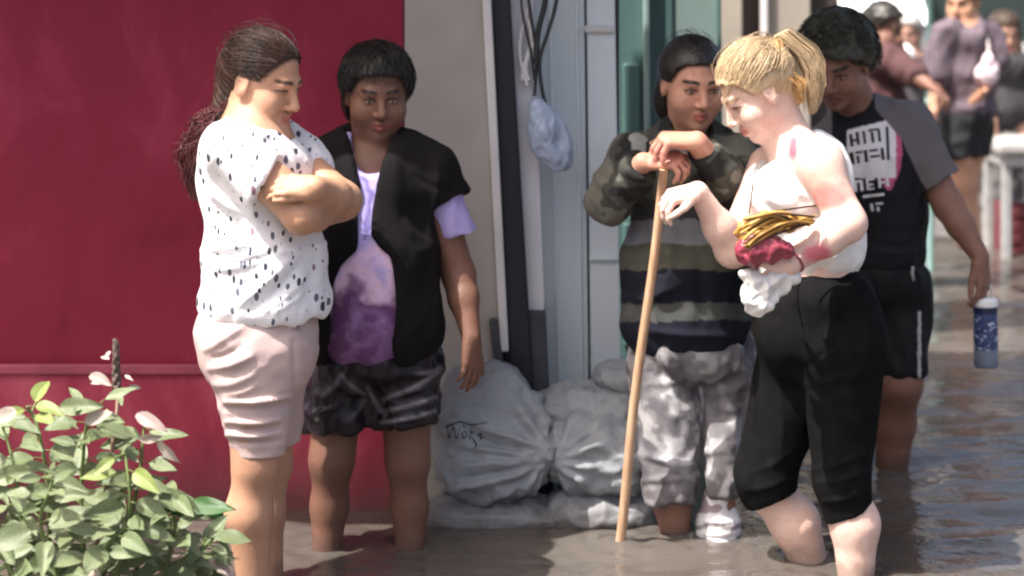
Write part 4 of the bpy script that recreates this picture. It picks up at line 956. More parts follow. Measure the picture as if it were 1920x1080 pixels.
# ------------------------------------------------------------------ woman in the black vest
def woman_vest():
    d = 6.0; B = V(*(P(700, YHOR + FPX * CAMZ / d, d) - V(0, 0, .17))); f = yawf(180)
    S = Sdf(); h = Head(P(706, 174, d), yawf(168, -12), size=1.08); h.add(S, P(700, 285, d + .01), .057, full=1.15)
    S.ell(P(702, 370, d), (.14, .10, .17)); S.ell(P(700, 480, d), (.14, .11, .17)); S.ell(P(700, 600, d), (.15, .12, .14), k=.05)
    S.cone(P(620, 328, d), P(790, 328, d), .045, .05, .05)
    for sx, hp, kn, an in ((-1, (640, 690), (622, 862), (606, 1130)), (1, (760, 690), (764, 862), (772, 1130))):
        K = P(*kn, d - .03 * (sx < 0)); A = P(*an, d - .02); leg(S, P(*hp, d), K, A, (.084, .062, .050, .034), calf=(0, .02, 0)); foot(S, A, f + V(sx * .25, 0, 0))
    shl = P(802, 326, d); el, wr = P(860, 515, d + .02), P(884, 632, d - .06)
    arm(S, shl, el, wr, (.055, .047, .041, .027)); hand(S, wr, V(.02, -.12, -1), V(.75, -.6, 0), 1, (.2, .3, .25), .95, thumb=(.8, .5, -.1))
    shr = P(606, 326, d); el2, wr2 = P(575, 515, d + .05), P(592, 640, d - .02)
    arm(S, shr, el2, wr2, (.055, .047, .041, .027)); hand(S, wr2, V(.05, -.1, -1), V(-.75, -.6, 0), -1, (.2, .3, .25), .95, thumb=(.8, .5, -.1))
    o = person('person', B, S, (.175, .088, .062), 'woman in an open black vest over a lilac and purple top, beside the crossed-arms woman', [h],
               paint_kw=dict(lip=(.22, .07, .06), brow=(.02, .012, .01)))
    def torso(S, e):
        S.ell(P(704, 370, d), (.155 + e, .125 + e, .17 + e), k=.05); S.ell(P(700, 500, d - .02), (.160 + e, .155 + e, .17 + e), k=.06)
        S.ell(P(698, 600, d - .02), (.178 + e, .160 + e, .15 + e), k=.07)
        S.cone(P(655, 290, d + .01), shr, .05 + e, .06 + e, .05); S.cone(P(752, 290, d + .01), shl, .05 + e, .06 + e, .05)
    T = Sdf(); torso(T, .010); T.ell(P(684, 530, d - .115), (.085, .07, .10), k=.05)
    A = Sdf(); A.cone(shl, P(864, 450, d + .02), .065, .062, .03); A.cut(P(860, 440, d), (.2, 0, -1), .003)
    A2 = Sdf(); A2.cone(shr, P(585, 450, d + .03), .065, .062, .03); A2.cut(P(585, 440, d), (-.2, 0, -1), .003); T.join(A, .02).join(A2, .02)
    T.cut(P(700, 690, d), (0, 0, -1), .005)
    def neck(X, Y, Z):
        c = P(694, 268, d - .12); r = np.sqrt(((X - c[0]) / .062) ** 2 + ((Z - c[2]) / .095) ** 2); r2 = np.maximum(r, (Y - (d + .03)) / .05 + 1)
        return ((1 - r2) * .06).astype(np.float32)
    T.cutfn(neck)
    def tie_dye(v, n):
        x, y = px_of(v); w = fbm(v * V(16, 16, 16), 21, 4); u = y + 70 * w
        lil, pink, pur = np.array((.40, .34, .66)), np.array((.74, .52, .70)), np.array((.145, .060, .165))
        a = sstep(440, 500, u)[:, None]; b = sstep(525, 570, y + 42 * w)[:, None]
        c = lil * (1 - a) + pink * a; c = c * (1 - b) + pur * b
        r = np.hypot(x - 690, y - 615 + 14 * w); ring = (np.exp(-((r - 30) / 11) ** 2) * .6 + .45 * (fbm(v * 30, 5, 3) > .25) * b[:, 0])[:, None]
        c = c * (1 - ring * b) + np.array((.30, .17, .36)) * ring * b
        st = (np.exp(-((x - 687 - 6 * w * 3) / 6) ** 2) * (y < 450) * (y > 330))[:, None]
        c = c * (1 - st * .7) + np.array((.08, .06, .28)) * st * .7
        return np.clip(c, 0, 1)
    solid('tie_dye_top', T, cloth_attr('tie_dye_cotton', .8), o, B, .006, lambda v, n: folds(v, .006, (9, 9, 5), 14), tie_dye)
    W = Sdf(); torso(W, .028); W.ell(P(690, 540, d - .09), (.11, .08, .11), k=.06)
    C = Sdf(); C.cone(shl + V(-.01, 0, .005), P(850, 400, d + .01), .078, .078, .03); C.cut(P(843, 372, d), (.35, 0, -1), .003)
    C2 = Sdf(); C2.cone(shr + V(.01, 0, .005), P(590, 400, d + .02), .078, .078, .03); C2.cut(P(590, 380, d), (-.35, 0, -1), .003); W.join(C, .02).join(C2, .02)
    W.cut(P(700, 686, d), (.05, 0, -1), .009)
    ly, lx = [240, 300, 345, 470, 500, 560, 700], [645, 660, 671, 668, 640, 618, 610]; ry, rx = [240, 300, 345, 440, 480, 560, 700], [745, 722, 706, 701, 732, 742, 742]
    def opening(X, Y, Z):
        px = 960 + FPX * X / Y; py = YHOR + FPX * (CAMZ - Z) / Y
        q = np.minimum(px - np.interp(py, ly, lx), np.interp(py, ry, rx) - px) * d / FPX
        q = np.minimum(q, (d + .01 - Y)); return q.astype(np.float32)
    W.cutfn(opening)
    nk = Sdf()
    def neckback(X, Y, Z):
        c = P(702, 268, d); return ((1 - np.sqrt(((X - c[0]) / .07) ** 2 + ((Y - c[1]) / .08) ** 2 + ((Z - c[2]) / .06) ** 2)) * .05).astype(np.float32)
    W.cutfn(neckback)
    solid('vest', W, simple('black_jersey', (.0075, .0065, .0075), .9, .3, 9, .3, 60, spec=.15), o, B, .006,
          lambda v, n: folds(v, .009, (8, 8, 4), 17) + creases(v, [(760, 420, 820, 470, 9, .006), (750, 640, 820, 560, 9, .007), (780, 330, 840, 360, 7, -.005)]))
    K = Sdf(); K.ell(P(702, 670, d), (.175, .15, .10), k=.05)
    K.cone(P(648, 690, d), P(630, 795, d - .02), .108, .094, .04); K.cone(P(755, 690, d), P(768, 810, d - .01), .108, .092, .04)
    K.cut(P(630, 800, d), (.10, 0, -1), .006)
    cr = [(725, 745, 815, 715, 5, .012), (720, 768, 820, 740, 5, .013), (715, 790, 815, 770, 5, .012), (700, 720, 730, 790, 7, -.012), (620, 700, 672, 742, 7, .013), (600, 740, 650, 705, 7, .010), (640, 790, 690, 745, 6, .011), (585, 780, 640, 755, 6, .011), (740, 700, 830, 690, 6, .01)]
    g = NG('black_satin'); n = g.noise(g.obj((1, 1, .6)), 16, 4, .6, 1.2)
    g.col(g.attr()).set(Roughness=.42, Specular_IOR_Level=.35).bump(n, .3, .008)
    def sheen_lines(v, n):  # satin highlights along the folds, put into the colour
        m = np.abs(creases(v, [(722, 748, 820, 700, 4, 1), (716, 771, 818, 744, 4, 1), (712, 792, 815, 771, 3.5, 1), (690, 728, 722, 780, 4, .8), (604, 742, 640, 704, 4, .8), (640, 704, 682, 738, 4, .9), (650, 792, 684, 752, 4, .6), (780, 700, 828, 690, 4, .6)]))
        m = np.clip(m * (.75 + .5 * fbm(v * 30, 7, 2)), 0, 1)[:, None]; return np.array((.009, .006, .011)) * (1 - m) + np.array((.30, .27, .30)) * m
    solid('satin_shorts', K, g.m, o, B, .006, lambda v, n: creases(v, cr) + folds(v, .012, (14, 14, 9), 19), sheen_lines)
    HM = hair_mat('black_hair', (.004, .0035, .0035), (.020, .017, .016))
    Q = Sdf(); h.cap(Q, .014, vol=(1.08, 1, 1.03)); Q.ell(h.w(0, -.055, -.03), (.096, .07, .10), h.R, .03)
    ho = solid('hair', Q, HM, o, B, .006, lambda v, n: .003 * vnoise(h.loc(v) * V(70, 70, 25), 3))
    rng = np.random.RandomState(8); L = []
    while len(L) < 1500:
        q = rng.normal(size=3); q /= np.linalg.norm(q)
        if q[2] < -.3 or (q[1] > .45 and q[2] < .62) or (q[1] > .15 and q[2] < .1): continue
        t = np.linspace(0, 1, 8)[:, None]; e = q + V(rng.normal() * .2, .25 * rng.normal(), -.55) * t * 1.0
        L.append(h.surf(e, .016, (1.10, 1.02, 1.05)) + rng.normal(size=3) * .004 * t)
    strands('hair_strands', L, .0011, .0005, HM, ho, B)
if 'w2' in WHO: woman_vest()
# ------------------------------------------------------------------ sandbags
def sandbags():
    g = NG('woven_sack'); v = g.obj(); wv = g.node('TexWave'); wv.inputs['Scale'].default_value = 120; g.L(v, wv.inputs['Vector'])
    wv2 = g.node('TexWave', bands_direction='Z'); wv2.inputs['Scale'].default_value = 120; g.L(v, wv2.inputs['Vector'])
    n = g.noise(v, 7, 5); dirt = g.noise(g.obj((1, 1, 2)), 11, 5, .6)
    g.col(g.mix(g.ramp(dirt, [(.55, (0, 0, 0)), (.75, (.55, .55, .55))]), g.ramp(n, [(.3, (.235, .25, .275)), (.7, (.315, .335, .36))]), (.17, .16, .155)))
    gp = g.node('NewGeometry'); sx = g.node('SeparateXYZ'); g.L(gp.outputs['Position'], sx.inputs[0]); hh = g.math('ADD', sx.outputs['Z'], g.math('MULTIPLY', g.noise(g.obj((1, 1, .6)), 12, 4), .10))
    g.col(g.mix(g.ramp(hh, [(.05, (.85, .85, .85)), (.17, (0, 0, 0))]), g.b.inputs['Base Color'].links[0].from_socket, (.10, .085, .075)))
    g.set(Roughness=.6, Specular_IOR_Level=.35); h = g.math('MULTIPLY', g.math('ADD', wv.outputs['Fac'], wv2.outputs['Fac']), .06)
    g.bump(g.math('ADD', g.noise(g.obj((1, 1, 1)), 24, 5, .6, .8), h), .45, .012); M = g.m
    GR = 'sandbags heaped against the grey house front'
    knot = P(1032, 852, 6.22)
    def bag(label, prims, d, cr, seed, amp=.012, rad=None, kk=.05):
        b = P(prims[0][0], prims[0][1] + 30, d); S = Sdf()
        for (x, y, dd, rx, ry, rz) in prims: S.ell(P(x, y, d + dd), (rx, ry, rz), k=kk)
        if rad is not None: S.cone(P(*rad, d), knot, .10, .022, .06)
        def dsp(v, n):
            q = v - knot; rr = np.hypot(q[:, 0], q[:, 2]); a = np.arctan2(q[:, 2], q[:, 0])
            star = 0
            if rad is not None: star = .011 * np.sin(a * 15 + 3 * vnoise(v * 8, seed)) * sstep(.03, .10, rr) * np.exp(-(rr / .20) ** 2)
            return folds(v, amp, (9, 9, 13), seed) + creases(v, cr) + star + .002 * fbm(v * 60, seed + 3, 2)
        e = empty('sandbag', b); tag(e, label, 'sandbag', GR)
        o = solid('sack', S, M, e, b, .006, dsp); return e, o, S, b
    bag('grey sandbag lying lowest at the left, half sunk in the water', [(920, 972, 0, .185, .12, .066), (860, 970, .02, .09, .10, .06), (1020, 975, .02, .08, .10, .055)], 6.27, [(850, 965, 1000, 975, 8, .008)], 3)
    bag('grey sandbag in the water at the right end of the heap, behind the stick', [(1140, 962, 0, .15, .12, .070), (1060, 968, 0, .08, .1, .06)], 6.27, [(1090, 960, 1190, 950, 8, .008)], 5)
    e1, o1, S1, b1 = bag('largest grey sandbag with dark blue scrawled print, left of the knot', [(905, 800, .03, .165, .12, .145), (930, 745, .06, .105, .11, .105), (985, 790, .05, .09, .10, .08), (860, 770, .04, .065, .11, .13), (915, 880, 0, .165, .13, .095), (985, 850, .0, .09, .10, .09)], 6.28,
        [(890, 795, 1020, 842, 7, .022), (860, 835, 1020, 850, 6, .018), (850, 875, 1025, 858, 7, .020), (830, 920, 1010, 872, 7, .020), (870, 950, 1020, 885, 7, .018), (880, 812, 1000, 856, 5, -.016), (850, 898, 1010, 870, 5, -.016), (930, 700, 1000, 790, 9, .010), (960, 760, 1028, 838, 6, .014), (910, 720, 925, 790, 8, .008)], 7, .011, (960, 850))
    bag('plump pale sandbag right of the knot, behind the stick', [(1125, 850, .0, .140, .12, .118), (1170, 870, 0, .075, .12, .095), (1080, 850, 0, .085, .10, .095)], 6.28, [(1045, 870, 1120, 900, 9, .012), (1060, 840, 1150, 830, 8, .010), (1100, 905, 1190, 880, 8, -.010)], 9, .010, (1085, 850))
    bag('grey sandbag on top at the back of the heap under the pale shutter', [(1075, 770, .0, .105, .11, .085), (1140, 770, 0, .11, .12, .075), (1040, 790, .02, .08, .1, .07)], 6.38, [(1070, 740, 1160, 745, 8, .010), (1090, 775, 1150, 810, 8, -.012)], 11, .012)
    bag('small pale sandbag peeping out topmost beside the camouflage trousers', [(1158, 705, .0, .07, .10, .042), (1190, 720, 0, .05, .08, .045)], 6.42, [(1130, 695, 1190, 690, 6, .006)], 13, .008)
    # scrawled dark blue print on the largest sack
    from mathutils.bvhtree import BVHTree
    bv = BVHTree.FromPolygons([v.co + Vector(b1) for v in o1.data.vertices], [p.vertices[:] for p in o1.data.polygons])
    L = []
    for st in ([(838, 798), (842, 822), (850, 800), (856, 824), (864, 800)], [(866, 812), (869, 822), (875, 818), (872, 808), (866, 812)], [(880, 826), (884, 808), (889, 812)], [(886, 820), (894, 834), (889, 842)], [(896, 816), (903, 812), (900, 826)], [(836, 800), (862, 790), (886, 797), (914, 792)], [(868, 796), (872, 803)], [(900, 822), (908, 819)]):
        st = np.array(st, float); t = np.linspace(0, len(st) - 1, 6 * len(st)); X = np.interp(t, range(len(st)), st[:, 0]); Y = np.interp(t, range(len(st)), st[:, 1]); l = []
        for x, y in zip(X, Y):
            r = (Vector(P(x, y, 1.)) - Vector((0, 0, CAMZ))).normalized(); hit = bv.ray_cast(Vector((0, 0, CAMZ)), r)
            if hit[0] is not None: l.append(np.array(hit[0] + hit[1] * .0005))
        if len(l) > 3: L.append(np.array(l))
    strands('print_marks', L, .0026, .0018, simple('blue_black_ink', (.05, .06, .10), .8), e1, b1)
    tubeo('tie_knot', [knot + V(-.02, -.03, 0), knot + V(0, -.045, .004), knot + V(.012, -.04, .03)], [.012, .016, .006], M, e1, b1)
if 'bags' in WHO: sandbags()

# ------------------------------------------------------------------ things hanging on the house front
def hanging():
    d = 6.44; e = empty('plastic_bag', P(1030, 190, d)); tag(e, 'pale blue plastic bag hanging on the shutter above the sandbags', 'bag'); b = V(*e.location)
    S = Sdf(); S.ell(P(1030, 265, d), (.052, .03, .085), k=.03); S.ell(P(1052, 285, d), (.04, .026, .05), k=.03); S.cone(P(1008, 195, d), P(1024, 240, d), .016, .04, .03); S.ell(P(1010, 225, d), (.03, .02, .06), k=.02)
    solid('bag_body', S, simple('pale_blue_plastic', (.36, .42, .56), .35, .1, 12, .5, 25), e, b, .005, lambda v, n: folds(v, .010, (20, 20, 11), 5) + creases(v, [(1010, 200, 1045, 300, 6, .007), (1020, 220, 1070, 300, 6, -.006)]))
    tubeo('bag_handle', [P(1000, 182, d), P(1006, 190, d), P(1012, 205, d)], [.007, .009, .012], simple('white_plastic_handle', (.6, .62, .68), .4), e, b)
    c = empty('cable_bundle', P(1010, 0, d)); tag(c, 'dark cables looping down the house front to the hanging plastic bag', 'cable'); cb = V(*c.location); CB = simple('dark_cable', (.02, .02, .024), .6)
    for pts, r in (([(1052, -120), (1046, 0), (1028, 60), (1010, 110), (1014, 160), (1026, 210)], .006), ([(985, -120), (990, 0), (1004, 80), (1006, 130), (1002, 180)], .005), ([(1030, -120), (1024, 0), (1008, 60), (1005, 120)], .009), ([(974, -60), (978, 20), (996, 100), (1002, 150)], .004)):
        pts = np.array(pts, float); t = np.linspace(0, len(pts) - 1, 30); k = range(len(pts)); x, y = np.interp(t, k, pts[:, 0]), np.interp(t, k, pts[:, 1])
        tubeo('cable', relax_line(np.array([P(a, q, d + .02) for a, q in zip(x, y)])), r, CB, c, cb, 8)
    for k, (x, y, l) in enumerate(((988, 30, 120), (994, 60, 90), (982, 10, 150))):
        tubeo('white_cord', relax_line(np.array([P(x + 10 * math.sin(q * 5 + k), y + l * q, d + .03) for q in np.linspace(0, 1, 14)])), .006, TRIM, c, cb, 8)
def relax_line(l):
    for _ in range(6): l[1:-1] = (l[:-2] + l[2:] + 2 * l[1:-1]) / 4
    return l
if 'small' in WHO: hanging()

# ------------------------------------------------------------------ people across the street
def far_person(d, px0, label, skin, head, hyaw, torso, limbs, garments, hairc, group='people across the street', hs=1.05, hair=True, pitch=-12):
    B = V(*P(px0, 0, d)); B[2] = -.1
    S = Sdf(); h = Head(P(*head, d), yawf(hyaw, pitch), size=hs); t0 = torso[0]
    h.add(S, P(t0[0], t0[1], d), .055, .005)
    for (x, y, rx, rz) in torso: S.ell(P(x, y, d), (rx, .11, rz), k=.06)
    for l in limbs:
        pts = [P(x, y, d + dd) for (x, y, dd, r) in l]
        for i in range(len(pts) - 1): S.cone(pts[i], pts[i + 1], l[i][3], l[i + 1][3], .03)
        if len(l) == 3 and l[-1][3] < .034:
            fd = nrm(pts[-1] - pts[-2]); hand(S, pts[-1], fd, nrm(np.cross(fd, V(.2, 1, .1))), 1, (.4, .5, .3), 1.)
    o = person('person', B, S, skin, label, [h], vox=.010); o['group'] = group
    for nm, prims, cuts, c, sd in garments:
        G = Sdf()
        for q in prims:
            if len(q) == 5: x, y, dd, rx, rz = q; G.ell(P(x, y, d + dd), (rx, .135, rz), k=.05)
            else: x, y, dd, r, x2, y2, dd2, r2 = q; G.cone(P(x, y, d + dd), P(x2, y2, d + dd2), r, r2, .04)
        for (x, y, n) in cuts: G.cut(P(x, y, d), n, .004)
        solid(nm, G, c, o, B, .010, lambda v, n: folds(v, .012, (8, 8, 5), sd))
    if hair:
        Q = Sdf(); h.cap(Q, .014); Q.fine = []; solid('hair', Q, hairc, o, B, .007, lambda v, n: .006 * vnoise(v * 40, 2))
    return o, h, B
def crowd():
    BK = hair_mat('far_black_hair', (.008, .007, .006), (.03, .026, .022)); GY = hair_mat('far_grey_hair', (.22, .21, .20), (.42, .40, .38)); BR = hair_mat('far_brown_hair', (.018, .010, .006), (.06, .035, .02))
    MAR = simple('maroon_jersey', (.060, .022, .024), .85); PUR = simple('purple_grey_shirt', (.105, .078, .098), .85, .15, 14); BLK = simple('black_shorts', (.009, .010, .013), .8); CHK = simple('charcoal_shirt', (.028, .026, .03), .85); WSH = simple('white_shirt', (.74, .72, .70), .8); GRT = simple('grey_trousers', (.16, .15, .155), .85)
    far_person(10.6, 1660, 'dark haired person in a maroon top bending forward behind the man with the bottle', (.20, .10, .07), (1656, 52), 130, [(1650, 112, .14, .12), (1640, 190, .15, .16), (1640, 260, .15, .14)],
               [[(1668, 110, -.12, .05), (1712, 140, -.22, .045), (1742, 160, -.3, .030)], [(1630, 120, 0, .05), (1620, 200, 0, .04), (1630, 260, 0, .03)], [(1620, 290, 0, .08), (1618, 360, 0, .06), (1620, 450, 0, .045)], [(1665, 290, 0, .08), (1668, 360, 0, .06), (1668, 450, 0, .045)]],
               [('top', [(1650, 118, 0, .165, .13), (1640, 190, 0, .17, .17), (1664, 108, -.10, .075, 1716, 142, -.22, .062)], [(1640, 262, (0, 0, -1))], MAR, 3), ('trousers', [(1640, 270, 0, .17, .12), (1620, 290, 0, .1, 1618, 400, 0, .08), (1665, 290, 0, .1, 1668, 400, 0, .08)], [(1640, 405, (0, 0, -1))], GRT, 5)], BK)
    far_person(13.2, 1704, 'grey haired person with a white collar behind the teal post', (.36, .21, .16), (1704, 60), 205, [(1702, 122, .13, .12), (1705, 200, .14, .16), (1705, 270, .15, .14)],
               [[(1672, 130, 0, .05), (1662, 200, 0, .04), (1672, 260, -.1, .030)], [(1735, 130, 0, .05), (1745, 190, -.05, .04), (1730, 240, -.15, .030)], [(1690, 290, 0, .08), (1690, 360, 0, .06), (1692, 440, 0, .045)], [(1725, 290, 0, .08), (1728, 360, 0, .06), (1728, 440, 0, .045)]],
               [('shirt', [(1702, 125, 0, .155, .11), (1705, 200, 0, .16, .17), (1735, 128, 0, .07, 1744, 180, -.05, .062), (1672, 128, 0, .07, 1664, 180, 0, .062)], [(1702, 270, (0, 0, -1))], CHK, 7), ('collar', [(1692, 98, -.09, .05, .045), (1700, 112, -.10, .04, .05)], [], WSH, 9), ('trousers', [(1707, 275, 0, .16, .12), (1690, 290, 0, .09, 1692, 410, 0, .075), (1725, 290, 0, .09, 1728, 410, 0, .075)], [(1707, 415, (0, 0, -1))], GRT, 11)], GY, hs=1.0)
    far_person(11.0, 1812, 'person in a purple grey shirt and black shorts standing across the water', (.52, .29, .19), (1806, 2), 215, [(1812, 75, .14, .13), (1812, 150, .13, .15), (1812, 220, .14, .12)],
               [[(1775, 62, -.05, .052), (1757, 130, -.08, .042), (1752, 205, -.14, .028)], [(1852, 62, .02, .052), (1866, 118, -.02, .042), (1850, 160, -.16, .028)], [(1828, 250, .04, .085), (1812, 345, .0, .058), (1828, 455, .03, .040)], [(1800, 250, -.04, .085), (1800, 345, -.05, .058), (1806, 455, -.05, .040)]],
               [('shirt', [(1812, 80, 0, .165, .14), (1812, 150, 0, .155, .17), (1812, 205, 0, .155, .08), (1775, 62, -.05, .078, 1755, 140, -.08, .070), (1852, 62, .02, .078, 1866, 112, -.02, .070)], [(1812, 222, (0, 0, -1))], PUR, 13), ('shorts', [(1812, 215, 0, .145, .11), (1826, 240, .03, .105, 1818, 290, .02, .098), (1800, 240, -.03, .105, 1798, 290, -.04, .098)], [(1810, 292, (.1, 0, -1))], BLK, 15)], BK)
    o, h, B = far_person(12.4, 1888, 'long haired person in dark clothes at the right edge behind the white table', (.30, .17, .12), (1884, 62), 175, [(1886, 125, .13, .12), (1888, 200, .13, .16), (1888, 270, .14, .13)],
               [[(1856, 128, 0, .048), (1848, 185, -.05, .038), (1862, 230, -.16, .028)], [(1918, 128, 0, .048), (1926, 200, -.02, .038), (1918, 262, -.1, .028)], [(1872, 290, 0, .08), (1872, 360, 0, .06), (1874, 440, 0, .045)], [(1905, 290, 0, .08), (1906, 360, 0, .06), (1908, 440, 0, .045)]],
               [('top', [(1886, 128, 0, .15, .115), (1888, 200, 0, .15, .17), (1856, 126, 0, .065, 1850, 165, -.03, .058), (1918, 126, 0, .065, 1924, 165, 0, .058)], [(1888, 262, (0, 0, -1))], CHK, 17), ('trousers', [(1888, 275, 0, .15, .12), (1872, 290, 0, .09, 1873, 420, 0, .075), (1905, 290, 0, .09, 1907, 420, 0, .075)], [(1888, 428, (0, 0, -1))], GRT, 19)], BR)
    rng = np.random.RandomState(2); L = []
    for i in range(160):
        a = rng.uniform(-2.6, 2.6) ; p0 = h.w(.08 * math.sin(a), -.02 - .085 * math.cos(a), .02); t = np.linspace(0, 1, 8)[:, None]
        L.append(p0 + V(rng.normal() * .012, -.06 * abs(math.sin(a)), -rng.uniform(.28, .42)) * t + V(.012, 0, 0) * np.sin(t * 6 + i))
    strands('long_hair', L, .005, .002, BR, o, B)
    # what they have around them
    bgp = empty('shoulder_bag', P(1848, 165, 10.8)); tag(bgp, 'pinkish white bag under the arm of the purple grey shirt person', 'bag'); b = V(*bgp.location)
    S = Sdf(); S.ell(P(1850, 140, 10.8), (.055, .045, .06), k=.03); S.ell(P(1856, 118, 10.8), (.035, .03, .05), k=.03); solid('bag_body', S, simple('pink_white_cloth', (.66, .52, .56), .8), bgp, b, .008, lambda v, n: folds(v, .01, (15, 15, 12), 3)); tubeo('bag_strap', [P(1850, 128, 10.8), P(1854, 90, 10.86), P(1848, 50, 10.96)], .008, simple('pale_strap', (.5, .45, .45), .8), bgp, b)
    tb_ = empty('table', P(1905, 445, 11.9)); tb_.location.z = .0; tag(tb_, 'white topped plastic table at the right edge in front of the long haired person', 'table'); b = V(*tb_.location)
    c = P(1915, 262, 11.9); PW = simple('white_plastic_table', (.40, .39, .38), .4, .05)
    def bx(n, x0, x1, y0, y1, z0, z1, m, par, bb):
        v, f = box_vf(x0, x1, y0, y1, z0, z1); q = link(n, raw_mesh(n, v - bb, f, False), m, par); bevel_obj(q, .008); return q
    tx0, tx1 = P(1868, 0, 11.7)[0], P(1985, 0, 11.7)[0]; tz = P(0, 262, 11.9)[2]
    bx('tabletop', tx0, tx1, 11.62, 12.22, tz - .05, tz, PW, tb_, b); bx('apron', tx0 + .03, tx1 - .03, 11.66, 12.18, tz - .13, tz - .052, PW, tb_, b)
    for xx in (tx0 + .03, tx1 - .08):
        for yy in (11.67, 12.12): bx('leg', xx, xx + .05, yy, yy + .05, -.15, tz - .06, simple('grey_plastic_leg', (.34, .34, .34), .6), tb_, b)
    cr = empty('crate', P(1895, 440, 12.05)); cr.location.z = 0; tag(cr, 'dull red crate standing under the white table', 'crate'); b = V(*cr.location); RC = simple('red_plastic', (.13, .025, .03), .5)
    x0, x1 = P(1880, 0, 11.9)[0], P(1945, 0, 11.9)[0]
    for k in range(4): bx('slat', x0, x1, 11.78, 11.80, -.02 + k * .075, .035 + k * .075, RC, cr, b); bx('slat', x0, x1, 12.05, 12.07, -.02 + k * .075, .035 + k * .075, RC, cr, b)
    for xx in (x0 - .012, x1 - .012): bx('side_panel', xx, xx + .024, 11.77, 12.08, -.03, .275, RC, cr, b)
    bx('bottom', x0 + .02, x1 - .02, 11.81, 12.04, -.03, -.01, RC, cr, b)
if 'bg' in WHO: crowd()

